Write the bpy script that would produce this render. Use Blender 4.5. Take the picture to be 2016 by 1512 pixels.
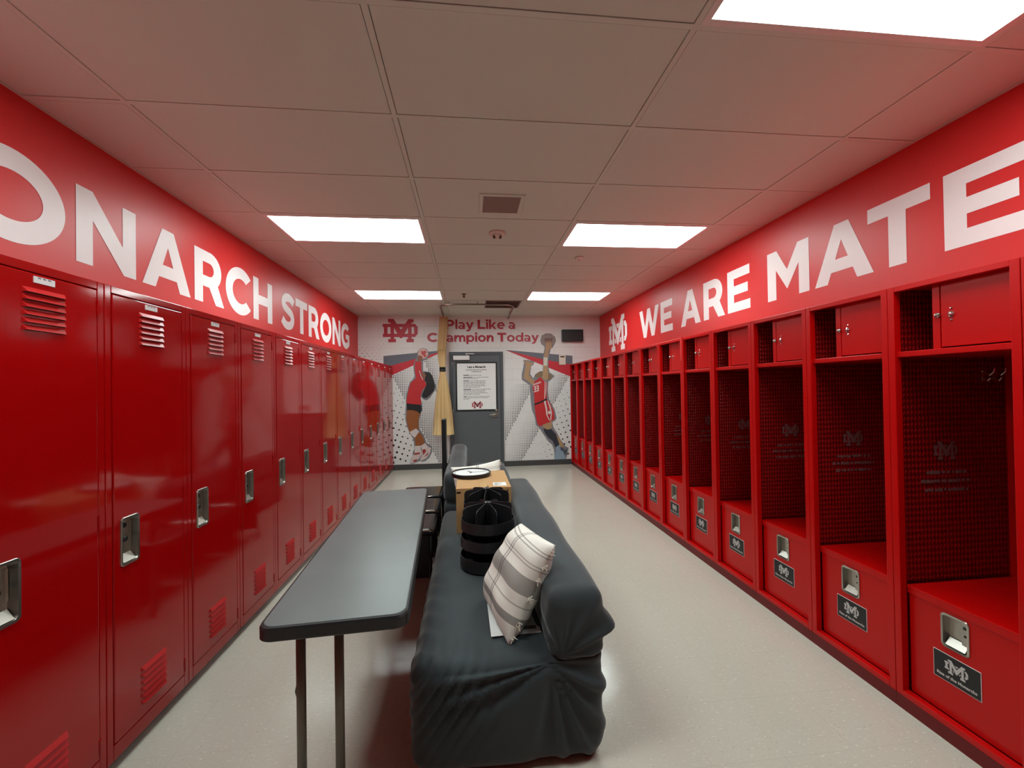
import bpy, bmesh, math, random
from mathutils import Vector, Matrix, Euler
random.seed(7)
PI = math.pi
S = bpy.context.scene
COL = S.collection
for o in list(bpy.data.objects): bpy.data.objects.remove(o)

# ------------------------------------------------------------------ camera, world, exposure
FPX = 812.4
YAW, PITCH, ROLL = .1036, .0092, -.0158
CAMZ = 1.476
def cam_rows():
    def rz(a): c, s = math.cos(a), math.sin(a); return Matrix(((c, s, 0), (-s, c, 0), (0, 0, 1)))
    cp, sp = math.cos(PITCH), math.sin(PITCH)
    rx = Matrix(((1, 0, 0), (0, cp, sp), (0, -sp, cp)))
    ry = Matrix(((math.cos(ROLL), 0, math.sin(ROLL)), (0, 1, 0), (-math.sin(ROLL), 0, math.cos(ROLL))))
    return ry @ rx @ rz(-YAW)
_m = cam_rows()
cd = bpy.data.cameras.new('camera'); cam = bpy.data.objects.new('camera', cd); COL.objects.link(cam)
cd.sensor_width = 36; cd.sensor_fit = 'HORIZONTAL'; cd.lens = FPX / 2016 * 36
cd.clip_start = .05; cd.clip_end = 60
r, f, u = _m[0], _m[1], _m[2]
cam.matrix_world = Matrix(((r[0], u[0], -f[0], 0), (r[1], u[1], -f[1], 0), (r[2], u[2], -f[2], CAMZ), (0, 0, 0, 1)))
S.camera = cam
w = bpy.data.worlds.new('world'); S.world = w; w.use_nodes = True
w.node_tree.nodes['Background'].inputs[0].default_value = (.02, .02, .02, 1)
w.node_tree.nodes['Background'].inputs[1].default_value = .3
S.view_settings.view_transform = 'Standard'; S.view_settings.look = 'None'
S.view_settings.gamma = 1; S.view_settings.use_curve_mapping = False
S.view_settings.exposure = 0.0
PANEL = 15.8            # radiance of the ceiling light diffusers

# ------------------------------------------------------------------ room numbers (metres, camera over the origin)
H = 2.83; YB = 7.75; XWL = -2.0; XWR = 2.53; YR = -3.6
GX0, GY0, GX, GY = -1.567, .857, 1.2192, .6096      # ceiling grid
XL = -1.396; YL0 = 1.743; SL = .462                  # closed locker row
XR = 1.925; YR0 = 1.249; SR = .464                   # open locker row

# ------------------------------------------------------------------ materials
def lin(c):
    return tuple(((x / 255) / 12.92 if x / 255 <= .04045 else ((x / 255 + .055) / 1.055) ** 2.4) for x in c) + (1,)
class NT:
    def __init__(s, name):
        s.m = bpy.data.materials.new(name); s.m.use_nodes = True; s.t = s.m.node_tree
        s.b = s.t.nodes['Principled BSDF']
    def n(s, kind, **kw):
        nd = s.t.nodes.new(kind)
        for k, v in kw.items(): setattr(nd, k, v)
        return nd
    def l(s, a, b): s.t.links.new(a, b)
    def coord(s, which='Object'): return s.n('ShaderNodeTexCoord').outputs[which]
    def math(s, op, a, b=None, c=None):
        nd = s.n('ShaderNodeMath', operation=op)
        for i, v in enumerate((a, b, c)):
            if v is None: continue
            if isinstance(v, (int, float)): nd.inputs[i].default_value = v
            else: s.l(v, nd.inputs[i])
        return nd.outputs[0]
    def mix(s, fac, a, b):
        nd = s.n('ShaderNodeMix', data_type='RGBA')
        for sock, v in ((nd.inputs[0], fac), (nd.inputs[6], a), (nd.inputs[7], b)):
            if isinstance(v, (int, float)): sock.default_value = v
            elif isinstance(v, tuple): sock.default_value = v
            else: s.l(v, sock)
        return nd.outputs[2]
    def noise(s, scale, detail=3, vec=None, rough=.5):
        nd = s.n('ShaderNodeTexNoise'); nd.inputs['Scale'].default_value = scale
        nd.inputs['Detail'].default_value = detail; nd.inputs['Roughness'].default_value = rough
        s.l(vec if vec is not None else s.coord(), nd.inputs['Vector']); return nd.outputs['Fac']
    def bump(s, h, strength, dist=.01):
        nd = s.n('ShaderNodeBump'); nd.inputs['Strength'].default_value = strength
        nd.inputs['Distance'].default_value = dist; s.l(h, nd.inputs['Height']); s.l(nd.outputs[0], s.b.inputs['Normal'])
    def set(s, **kw):
        for k, v in kw.items():
            i = s.b.inputs[k.replace('_', ' ')]
            if isinstance(v, (int, float, tuple)): i.default_value = v
            else: s.l(v, i)
        return s
def plain(name, c, rough=.5, metal=0., var=.06, nscale=30, bump=0., bdist=.002, **kw):
    t = NT(name); base = lin(c)
    dark = tuple(x * (1 - var) for x in base[:3]) + (1,); light = tuple(min(1, x * (1 + var)) for x in base[:3]) + (1,)
    nz = t.noise(nscale)
    t.set(Base_Color=t.mix(nz, dark, light), Roughness=rough, Metallic=metal, **kw)
    if bump: t.bump(nz, bump, bdist)
    return t.m
M = {}
def enamel(name, c, rough, wav, wscale, spec=.5):
    t = NT(name); base = lin(c)
    co = t.coord()
    n1 = t.noise(2.2, 2, co); n2 = t.noise(260, 2, co)
    t.set(Specular_IOR_Level=spec, Base_Color=t.mix(n1, tuple(x * .94 for x in base[:3]) + (1,), tuple(x * 1.06 for x in base[:3]) + (1,)),
          Roughness=t.math('MULTIPLY_ADD', n1, .06, rough - .03))
    h = t.math('MULTIPLY_ADD', n2, .012, t.noise(wscale, 1, co))
    t.bump(h, wav, .01)
    return t.m
M['red_gloss'] = enamel('red_gloss_enamel', (158, 5, 7), .08, .10, 4.0)
M['red_satin'] = enamel('red_satin_enamel', (192, 6, 6), .30, .08, 5.0, .28)
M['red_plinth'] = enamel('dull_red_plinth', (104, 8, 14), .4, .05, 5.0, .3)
M['red_louvre'] = enamel('red_louvre_enamel', (172, 10, 12), .38, .05, 5.0)
def diamond(name):
    t = NT(name); co = t.coord(); sp = t.n('ShaderNodeSeparateXYZ'); t.l(co, sp.inputs[0])
    a = t.math('MULTIPLY', t.math('ADD', sp.outputs[0], sp.outputs[1]), 2 * PI / .019)
    b = t.math('MULTIPLY', sp.outputs[2], 2 * PI / .027)
    v = t.math('ADD', t.math('COSINE', a), t.math('COSINE', b))
    hole = t.math('GREATER_THAN', v, .10)
    t.set(Base_Color=t.mix(hole, lin((150, 8, 10)), lin((98, 5, 7))), Roughness=.34, Specular_IOR_Level=.4)
    t.bump(t.math('MINIMUM', v, .4), .5, .004)
    return t.m
M['red_mesh'] = diamond('red_expanded_metal')
M['red_wall'] = plain('red_wall_paint', (206, 34, 34), .42, var=.05, nscale=3, bump=.0)
M['white_vinyl'] = plain('white_lettering_vinyl', (236, 230, 230), .4, var=.02)
M['red_seam'] = plain('red_outline_vinyl', (205, 40, 40), .4, var=.03)
M['crimson'] = plain('crimson_lettering_vinyl', (178, 34, 54), .45, var=.08, nscale=12)
M['black_vinyl'] = plain('black_print', (22, 22, 24), .45, var=.1)
M['grey_vinyl'] = plain('grey_band_print', (98, 102, 112), .45, var=.05, nscale=6)
M['redband'] = plain('red_band_print', (196, 38, 52), .45, var=.06, nscale=6)
M['shadow_print'] = plain('pale_drop_print', (205, 198, 198), .5, var=.03)
M['ceil'] = plain('ceiling_tile', (210, 220, 209), .9, var=.03, nscale=180, bump=.25, bdist=.001)
M['grid'] = plain('ceiling_grid_bar', (210, 220, 209), .6, var=.02)
M['gap'] = plain('tile_gap', (70, 55, 50), .9)
M['rearwall'] = plain('rear_wall_paint', (74, 70, 68), .7)
def blockwall():
    t = NT('white_block_wall'); co = t.coord()
    mp = t.n('ShaderNodeMapping'); mp.inputs['Rotation'].default_value = (PI / 2, 0, 0); t.l(co, mp.inputs[0])
    br = t.n('ShaderNodeTexBrick'); t.l(mp.outputs[0], br.inputs['Vector'])
    br.inputs['Scale'].default_value = 1; br.inputs['Brick Width'].default_value = .406; br.inputs['Row Height'].default_value = .203
    br.inputs['Mortar Size'].default_value = .004; br.inputs['Mortar Smooth'].default_value = .6; br.offset = .5
    nz = t.noise(90, 3, co)
    t.set(Base_Color=t.mix(br.outputs['Fac'], lin((226, 224, 222)), lin((212, 210, 208))), Roughness=.5)
    t.bump(t.math('MULTIPLY_ADD', nz, .12, t.math('SUBTRACT', 1, br.outputs['Fac'])), .5, .006)
    return t.m
M['block'] = blockwall()
def vct():
    t = NT('speckled_floor_tile'); co = t.coord(); sp = t.n('ShaderNodeSeparateXYZ'); t.l(co, sp.inputs[0])
    def edge(s_):
        fr = t.math('FRACT', t.math('DIVIDE', s_, .3048)); return t.math('GREATER_THAN', t.math('ABSOLUTE', t.math('SUBTRACT', fr, .5)), .4955)
    seam = t.math('MAXIMUM', edge(sp.outputs[0]), edge(sp.outputs[1]))
    fl = t.n('ShaderNodeMapping'); fl.inputs['Rotation'].default_value = (0, 0, .5); fl.inputs['Scale'].default_value = (1, 2.6, 1); t.l(co, fl.inputs[0])
    v1 = t.noise(42, 4, fl.outputs[0], .7); v2 = t.noise(75, 3, co, .6); v3 = t.noise(.9, 3, co)
    base = t.mix(v3, lin((188, 181, 168)), lin((202, 196, 183)))
    dk = t.math('GREATER_THAN', v2, .66); lt = t.math('GREATER_THAN', v1, .62)
    c = t.mix(t.math('MULTIPLY', dk, .45), base, lin((150, 138, 122)))
    c = t.mix(t.math('MULTIPLY', lt, .55), c, lin((232, 228, 218)))
    c = t.mix(t.math('MULTIPLY', seam, .16), c, lin((140, 130, 118)))
    t.set(Base_Color=c, Roughness=t.math('MULTIPLY_ADD', t.noise(5, 3, co), .10, .12), Specular_IOR_Level=.55)
    t.bump(t.math('MULTIPLY_ADD', t.noise(14, 2, co), .5, t.math('MULTIPLY', v2, .06)), .12, .01)
    return t.m
M['vct'] = vct()
M['base'] = plain('dark_vinyl_baseboard', (66, 66, 66), .45)
M['plinth'] = plain('dark_plinth', (44, 34, 34), .6)
M['doorgrey'] = plain('grey_door_paint', (88, 92, 96), .42, var=.04, nscale=8)
M['framegrey'] = plain('grey_frame_paint', (76, 79, 84), .42, var=.04)
M['steel'] = plain('brushed_steel', (190, 186, 178), .28, 1., var=.1, nscale=60)
M['chrome'] = plain('chrome', (225, 225, 225), .12, 1., var=.02)
M['rail'] = plain('aluminium_rail', (150, 135, 125), .35, 1., var=.05)
M['dial'] = plain('black_dial', (20, 20, 22), .35)
M['tag'] = plain('number_plate', (214, 208, 208), .35, .2)
M['plaque'] = plain('black_plaque', (28, 28, 30), .5, var=.2, nscale=300)
M['plaque_edge'] = plain('white_plaque_edge', (225, 215, 215), .5)
M['silver_print'] = plain('silver_print', (196, 194, 192), .45)
M['faint'] = plain('faded_print', (120, 84, 84), .5)
M['cream'] = plain('cream_plastic', (216, 210, 188), .5)
M['black_plastic'] = plain('black_plastic', (26, 26, 29), .42, var=.1)
M['black_matte'] = plain('black_matte', (14, 14, 16), .5)
M['paper'] = plain('white_paper', (232, 232, 230), .6, var=.01)
M['ink'] = plain('grey_ink', (95, 95, 98), .6)
M['lightframe'] = plain('white_light_trim', (225, 222, 218), .5)
M['vent'] = plain('dusty_vent', (150, 138, 130), .6)
M['grille'] = plain('brown_grille', (138, 120, 112), .7, var=.1, nscale=400)
M['offwhite'] = plain('offwhite_plastic', (220, 204, 192), .5)
M['brass'] = plain('dark_brass', (90, 70, 62), .4, .8)
def weave(name, c, c2, rough, sc, bstr, sheen=0.):
    t = NT(name); co = t.coord(); n1 = t.noise(sc, 2, co); n2 = t.noise(5, 3, co)
    t.set(Base_Color=t.mix(n2, lin(c), lin(c2)), Roughness=rough, Sheen_Weight=sheen, Sheen_Roughness=.4)
    t.bump(n1, bstr, .0015); return t.m
M['sofa'] = weave('charcoal_stretch_fabric', (37, 45, 49), (47, 56, 60), .75, 500, .25, .30)
M['tabletop'] = weave('grey_table_laminate', (88, 94, 95), (102, 108, 108), .30, 300, .12)
M['tableedge'] = plain('black_table_edge', (30, 30, 33), .4)
M['bronze'] = plain('bronze_tube', (104, 99, 88), .42, .25)
M['vinylseat'] = plain('black_vinyl_seat', (26, 22, 23), .22, var=.1, nscale=10)
M['card'] = plain('brown_cardboard', (190, 146, 96), .75, var=.06, nscale=40)
M['cardtape'] = plain('packing_tape', (205, 165, 112), .3, var=.04)
M['curtain'] = weave('beige_curtain', (196, 164, 112), (212, 180, 128), .6, 300, .15)
M['curtain_head'] = weave('tan_mesh_header', (168, 130, 88), (180, 142, 98), .7, 300, .15)
M['foot'] = plain('dark_foot', (20, 20, 20), .5)
# mural figure prints
for k, c in dict(halo=(128, 126, 132), jersey=(196, 40, 44), jersey_dark=(160, 26, 34), skin_brown=(150, 88, 44), skin_tan=(176, 142, 104), skin_face=(140, 92, 70),
                 hair=(30, 26, 28), hair_tan=(130, 110, 80), shorts=(26, 26, 30), pad=(218, 206, 204), shoe=(214, 196, 192), shoe_red=(160, 50, 50), ballw=(214, 178, 170), ballr=(190, 70, 68),
                 ballg=(142, 128, 124), ballbrown=(122, 88, 78), sleeve=(44, 48, 58), skyshoe=(142, 160, 176), darkshoe=(74, 84, 96), band=(206, 206, 190)).items():
    M['mu_' + k] = plain('mural_' + k, c, .5, var=.10, nscale=14)
def plaid():
    t = NT('plaid_pillow_cloth'); co = t.coord(); sp = t.n('ShaderNodeSeparateXYZ'); t.l(co, sp.inputs[0])
    def bands(src, rows, L):
        fac = t.math('DIVIDE', t.math('ADD', src, L / 2), L); out = None
        for a, b, k in rows:
            m = t.math('MULTIPLY', t.math('MULTIPLY', t.math('GREATER_THAN', fac, a), t.math('LESS_THAN', fac, b)), k)
            out = m if out is None else t.math('MAXIMUM', out, m)
        return out
    by = bands(sp.outputs[1], [(.17, .245, .75), (.335, .35, .5), (.45, .615, .72), (.705, .718, .5), (.738, .75, .5), (.85, .862, .6), (.882, .893, .6)], .44)
    bx = bands(sp.outputs[0], [(.44, .458, .75), (.476, .494, .75)], .44)
    c = t.mix(by, lin((240, 235, 226)), lin((112, 107, 105)))
    c = t.mix(t.math('MULTIPLY', bx, .8), c, lin((92, 84, 84)))
    t.set(Base_Color=c, Roughness=.85)
    t.bump(t.noise(450, 2, co), .3, .002)
    return t.m
M['plaid'] = plaid()
M['fringe'] = plain('cotton_fringe', (226, 216, 202), .9)
def lamp():
    t = NT('lit_diffuser'); t.set(Base_Color=(.9, .9, .9, 1), Roughness=.6, Emission_Color=(.86, 1, .975, 1), Emission_Strength=PANEL); return t.m
M['lamp'] = lamp()

# ------------------------------------------------------------------ mesh helpers
def box(bm, x0, x1, y0, y1, z0, z1, mi=0):
    v = [bm.verts.new((x, y, z)) for x in (x0, x1) for y in (y0, y1) for z in (z0, z1)]
    for q in ((0, 1, 3, 2), (4, 6, 7, 5), (0, 4, 5, 1), (2, 3, 7, 6), (0, 2, 6, 4), (1, 5, 7, 3)):
        bm.faces.new([v[i] for i in q]).material_index = mi
def rot_box(bm, x0, x1, y0, y1, z0, z1, mat, mi=0):
    n = len(bm.verts); box(bm, x0, x1, y0, y1, z0, z1, mi); bm.verts.ensure_lookup_table()
    bmesh.ops.transform(bm, matrix=mat, verts=bm.verts[n:])
def prism(bm, pts, off, mi=0):
    """polygon of 3D points extruded by the vector off"""
    off = Vector(off); a = [bm.verts.new(p) for p in pts]; b = [bm.verts.new(Vector(p) + off) for p in pts]; n = len(pts)
    fs = [bm.faces.new(a), bm.faces.new(b[::-1])]
    for i in range(n): fs.append(bm.faces.new((a[i], b[i], b[(i + 1) % n], a[(i + 1) % n])))
    for f_ in fs: f_.material_index = mi
def poly(bm, pts, mi=0): bm.faces.new([bm.verts.new(p) for p in pts]).material_index = mi
def tube(bm, pts, rad, seg=10, mi=0, cap=True):
    pts = [Vector(p) for p in pts]; rings = []; up = None
    for i, p in enumerate(pts):
        d = (pts[min(i + 1, len(pts) - 1)] - pts[max(i - 1, 0)]).normalized()
        if up is None or abs(d.dot(up)) > .98: up = Vector((0, 0, 1)) if abs(d.z) < .9 else Vector((1, 0, 0))
        s_ = d.cross(up).normalized(); up = s_.cross(d).normalized()
        rr = rad[i] if isinstance(rad, (list, tuple)) else rad
        rings.append([bm.verts.new(p + (s_ * math.cos(2 * PI * k / seg) + up * math.sin(2 * PI * k / seg)) * rr) for k in range(seg)])
    for a, b in zip(rings, rings[1:]):
        for k in range(seg): bm.faces.new((a[k], a[(k + 1) % seg], b[(k + 1) % seg], b[k])).material_index = mi
    if cap:
        bm.faces.new(rings[0][::-1]).material_index = mi; bm.faces.new(rings[-1]).material_index = mi
def lathe(bm, prof, c=(0, 0, 0), seg=40, mi=0, mat=None, cap=True):
    rings = []
    for rr, z in prof:
        rings.append([bm.verts.new((c[0] + rr * math.cos(2 * PI * k / seg), c[1] + rr * math.sin(2 * PI * k / seg), c[2] + z)) for k in range(seg)])
    for a, b in zip(rings, rings[1:]):
        for k in range(seg): bm.faces.new((a[k], a[(k + 1) % seg], b[(k + 1) % seg], b[k])).material_index = mi
    if cap and prof[0][0] > 1e-5: bm.faces.new(rings[0][::-1]).material_index = mi
    if cap and prof[-1][0] > 1e-5: bm.faces.new(rings[-1]).material_index = mi
    if mat: bmesh.ops.transform(bm, matrix=mat, verts=[v for r_ in rings for v in r_])
def round_rect(w_, h_, r_, n=5):
    out = []
    for cx, cy, a0 in ((w_ / 2 - r_, h_ / 2 - r_, 0), (-w_ / 2 + r_, h_ / 2 - r_, 90), (-w_ / 2 + r_, -h_ / 2 + r_, 180), (w_ / 2 - r_, -h_ / 2 + r_, 270)):
        for i in range(n + 1):
            a = math.radians(a0 + 90 * i / n); out.append((cx + r_ * math.cos(a), cy + r_ * math.sin(a)))
    return out
def puffy(bm, lo, hi, rad, n, disp=None, mi=0):
    """box with big rounded edges, densely gridded, optional displacement (p, normal) -> p"""
    lo = Vector(lo); hi = Vector(hi); size = hi - lo; cache = {}
    def vert(p):
        k = (round(p.x, 5), round(p.y, 5), round(p.z, 5))
        if k in cache: return cache[k]
        rr = Vector([min(rad[i] if isinstance(rad, tuple) else rad, size[i] / 2 - 1e-4) for i in range(3)])
        q = Vector([min(max(p[i], lo[i] + rr[i]), hi[i] - rr[i]) for i in range(3)])
        d = Vector([(p[i] - q[i]) / rr[i] for i in range(3)])
        if d.length > 1e-6:
            nrm = d.normalized(); pos = q + Vector([nrm[i] * rr[i] for i in range(3)])
        else: nrm = Vector((0, 0, 1)); pos = p.copy()
        if disp: pos = disp(pos, nrm)
        cache[k] = bm.verts.new(pos); return cache[k]
    def spaced(a, b, r_, m):
        # denser near the ends
        out = []
        for i in range(m + 1):
            t = i / m; out.append(a + (b - a) * (t + .5 * (t - (.5 - .5 * math.cos(PI * t))) * -1))
        return out
    ax = [spaced(lo[i], hi[i], rad, n[i]) for i in range(3)]
    for axis in range(3):
        i1, i2 = (axis + 1) % 3, (axis + 2) % 3
        for side in (0, 1):
            for a in range(n[i1]):
                for b in range(n[i2]):
                    q = []
                    for da, db in ((0, 0), (1, 0), (1, 1), (0, 1)):
                        p = Vector((0, 0, 0)); p[axis] = (lo, hi)[side][axis]; p[i1] = ax[i1][a + da]; p[i2] = ax[i2][b + db]; q.append(vert(p))
                    if side == 0: q = q[::-1]
                    if len(set(q)) == 4:
                        try: bm.faces.new(q).material_index = mi
                        except ValueError: pass
def obj(name, bm, mats, parent=None, loc=None, smooth=False, bevel=0.):
    me = bpy.data.meshes.new(name)
    bm.normal_update()
    bm.to_mesh(me); bm.free()
    if not isinstance(mats, (list, tuple)): mats = [mats]
    for m_ in mats: me.materials.append(m_)
    if smooth:
        for p in me.polygons: p.use_smooth = True
    o = bpy.data.objects.new(name, me); COL.objects.link(o)
    if parent is not None: o.parent = parent
    if loc is not None: o.location = loc
    if bevel:
        b = o.modifiers.new('bevel', 'BEVEL'); b.width = bevel; b.segments = 2; b.limit_method = 'ANGLE'; b.angle_limit = math.radians(50)
    return o
def tag(o, label, cat, group=None, kind=None):
    o['label'] = label; o['category'] = cat
    if group: o['group'] = group
    if kind: o['kind'] = kind
    return o
def thing(name, label, cat, loc=(0, 0, 0), rz=0., group=None):
    o = bpy.data.objects.new(name, None); COL.objects.link(o); o.location = loc; o.rotation_euler = (0, 0, rz)
    o.empty_display_size = .1
    return tag(o, label, cat, group)
def dup(root, loc, label, skip=()):
    r_ = root.copy(); COL.objects.link(r_); r_.location = loc; r_['label'] = label
    for ch in list(root.children):
        if ch.name.split('.')[0] in skip: continue
        c = ch.copy(); COL.objects.link(c); c.parent = r_
        for g in list(ch.children):
            if g.name.split('.')[0] in skip: continue
            d = g.copy(); COL.objects.link(d); d.parent = c
    return r_
def struct(name, bm, mats, label=None):
    o = obj(name, bm, mats); o['kind'] = 'structure'
    o['label'] = label or name.replace('_', ' '); o['category'] = name.split('_')[0]
    return o
def BM(): return bmesh.new()
ORD = ['first', 'second', 'third', 'fourth', 'fifth', 'sixth', 'seventh', 'eighth', 'ninth', 'tenth', 'eleventh', 'twelfth', 'thirteenth', 'fourteenth', 'fifteenth']

# ------------------------------------------------------------------ room shell
bm = BM(); box(bm, XWL - .1, XWR + .1, YR - .1, YB + .1, -.08, 0); struct('floor', bm, M['vct'], 'polished speckled beige tile floor')
bm = BM(); box(bm, XWL - .1, XWR + .1, YB, YB + .12, 0, H + .05); struct('wall_back', bm, M['block'], 'white painted block wall at the far end')
bm = BM(); box(bm, XWL - .12, XWL, YR - .1, YB, 0, H + .05); struct('wall_left', bm, M['red_wall'], 'red wall above the closed lockers')
bm = BM(); box(bm, XWR, XWR + .12, YR - .1, YB, 0, H + .05); struct('wall_right', bm, M['red_wall'], 'red wall above the open lockers')
bm = BM(); box(bm, XWL - .1, XWR + .1, YR - .12, YR, 0, H + .05); struct('wall_rear', bm, M['rearwall'], 'wall behind the camera')
lights = [(0, 0), (0, 4), (0, 8), (2, 0), (2, 4), (2, 8)]
vent_cell = (1.5, 9)
bm = BM()
G = .012; g2 = .0035
xs = [XWL] + [GX0 + GX * i for i in range(4)] + [XWR]
ks = list(range(-8, 13))
for ci in range(5):
    for k in ks:
        if (ci - 1, k) in lights: continue
        xa, xb = xs[ci], xs[ci + 1]; ya, yb = GY0 + GY * (k - 0), GY0 + GY * (k + 1)
        if ya > YB or yb < YR: continue
        ya = max(ya, YR); yb = min(yb, YB)
        jz = random.uniform(0, .0025)
        box(bm, xa + G + g2, xb - G - g2, ya + G + g2, yb - G - g2, H + jz, H + .012)
box(bm, XWL, XWR, YR, YB, H + .09, H + .11, 1)
struct('ceiling', bm, [M['ceil'], M['gap']], 'off-white lay-in tile ceiling')
bm = BM()
for x in xs:
    box(bm, x - G, x + G, YR, YB, H - .0015, H + .008)
for k in range(-8, 14):
    y = GY0 + GY * k
    if YR < y < YB: box(bm, XWL, XWR, y - G, y + G, H - .001, H + .0075)
box(bm, XWL, XWR, YB - .02, YB, H - .0015, H + .008)
struct('trim_1', bm, M['grid'], 'metal grid bars of the tile ceiling')
bm = BM(); box(bm, -1.41, -.36, YB - .012, YB, 0, .10); box(bm, .64, XR + .02, YB - .012, YB, 0, .10)
struct('baseboard_back', bm, M['base'], 'dark vinyl baseboard along the far wall')

# ------------------------------------------------------------------ ceiling lights
lab = {(0, 0): 'lit ceiling light panel over the left row, nearest the camera at the top left', (0, 4): 'lit rectangular ceiling panel, middle of the left line of lights',
       (0, 8): 'lit ceiling panel farthest away on the left, near the far wall', (2, 0): 'large lit ceiling panel at the top right of the photo',
       (2, 4): 'lit rectangular ceiling panel, middle of the right line of lights', (2, 8): 'lit ceiling panel farthest away on the right, near the far wall',
       (0, -4): 'lit ceiling panel behind the camera on the left', (2, -4): 'lit ceiling panel behind the camera on the right'}
for c, k in lights:
    x = GX0 + GX * (c + .5); y = GY0 + GY * (k + .5)
    t = thing('ceiling_light', lab[(c, k)], 'light', (x, y, H), group='ceiling light panels')
    bm = BM(); hw, hd = GX / 2 - .0125, GY / 2 - .0125; fw = .028
    box(bm, -hw, hw, -hd, -hd + fw, -.003, .05); box(bm, -hw, hw, hd - fw, hd, -.003, .05)
    box(bm, -hw, -hw + fw, -hd + fw, hd - fw, -.003, .05); box(bm, hw - fw, hw, -hd + fw, hd - fw, -.003, .05)
    obj('frame', bm, M['lightframe'], t)
    bm = BM(); box(bm, -hw + fw, hw - fw, -hd + fw, hd - fw, .006, .03); obj('diffuser', bm, M['lamp'], t)

# ------------------------------------------------------------------ closed lockers (left)
def tray(bm, cy, cz, w_, h_, xf, depth, ring, mi_ring=0, mi_in=0, hook=True):
    """rounded recessed pan facing +x with a raised ring"""
    a = round_rect(w_, h_, .016); b = round_rect(w_ - 2 * ring, h_ - 2 * ring, .011)
    c = round_rect(w_ - 2 * ring - .012, h_ - 2 * ring - .014, .009); n = len(a)
    def ringv(p, x, dz=0): return [bm.verts.new((x, cy + q[0], cz + q[1] + dz)) for q in p]
    r0 = ringv(a, xf); r1 = ringv(a, xf + .004); r1b = ringv([(q[0] * .97, q[1] * .985) for q in a], xf + .006)
    r2 = ringv(b, xf + .005); r3 = ringv(c, xf - depth)
    for p, q in ((r0, r1), (r1, r1b), (r1b, r2), (r2, r3)):
        for i in range(n): bm.faces.new((p[i], p[(i + 1) % n], q[(i + 1) % n], q[i])).material_index = mi_ring
    bm.faces.new(r3).material_index = mi_in
def panel_with_hole(bm, xf, xb, y0, y1, z0, z1, hy0, hy1, hz0, hz1):
    ys = [y0, hy0, hy1, y1]; zs = [z0, hz0, hz1, z1]
    g = [[bm.verts.new((xf, a, b)) for b in zs] for a in ys]; bk = [[bm.verts.new((xb, a, b)) for b in zs] for a in ys]
    for i in range(3):
        for j in range(3):
            if i == 1 and j == 1: continue
            bm.faces.new((g[i][j], g[i + 1][j], g[i + 1][j + 1], g[i][j + 1]))
            bm.faces.new((bk[i][j], bk[i][j + 1], bk[i + 1][j + 1], bk[i + 1][j]))
    for i in range(3):
        bm.faces.new((g[i][0], bk[i][0], bk[i + 1][0], g[i + 1][0])); bm.faces.new((g[i][3], g[i + 1][3], bk[i + 1][3], bk[i][3]))
        bm.faces.new((g[0][i], g[0][i + 1], bk[0][i + 1], bk[0][i])); bm.faces.new((g[3][i], bk[3][i], bk[3][i + 1], g[3][i + 1]))
    for (a, b) in (((1, 1), (2, 1)), ((2, 1), (2, 2)), ((2, 2), (1, 2)), ((1, 2), (1, 1))):
        bm.faces.new((g[a[0]][a[1]], bk[a[0]][a[1]], bk[b[0]][b[1]], g[b[0]][b[1]]))
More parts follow.
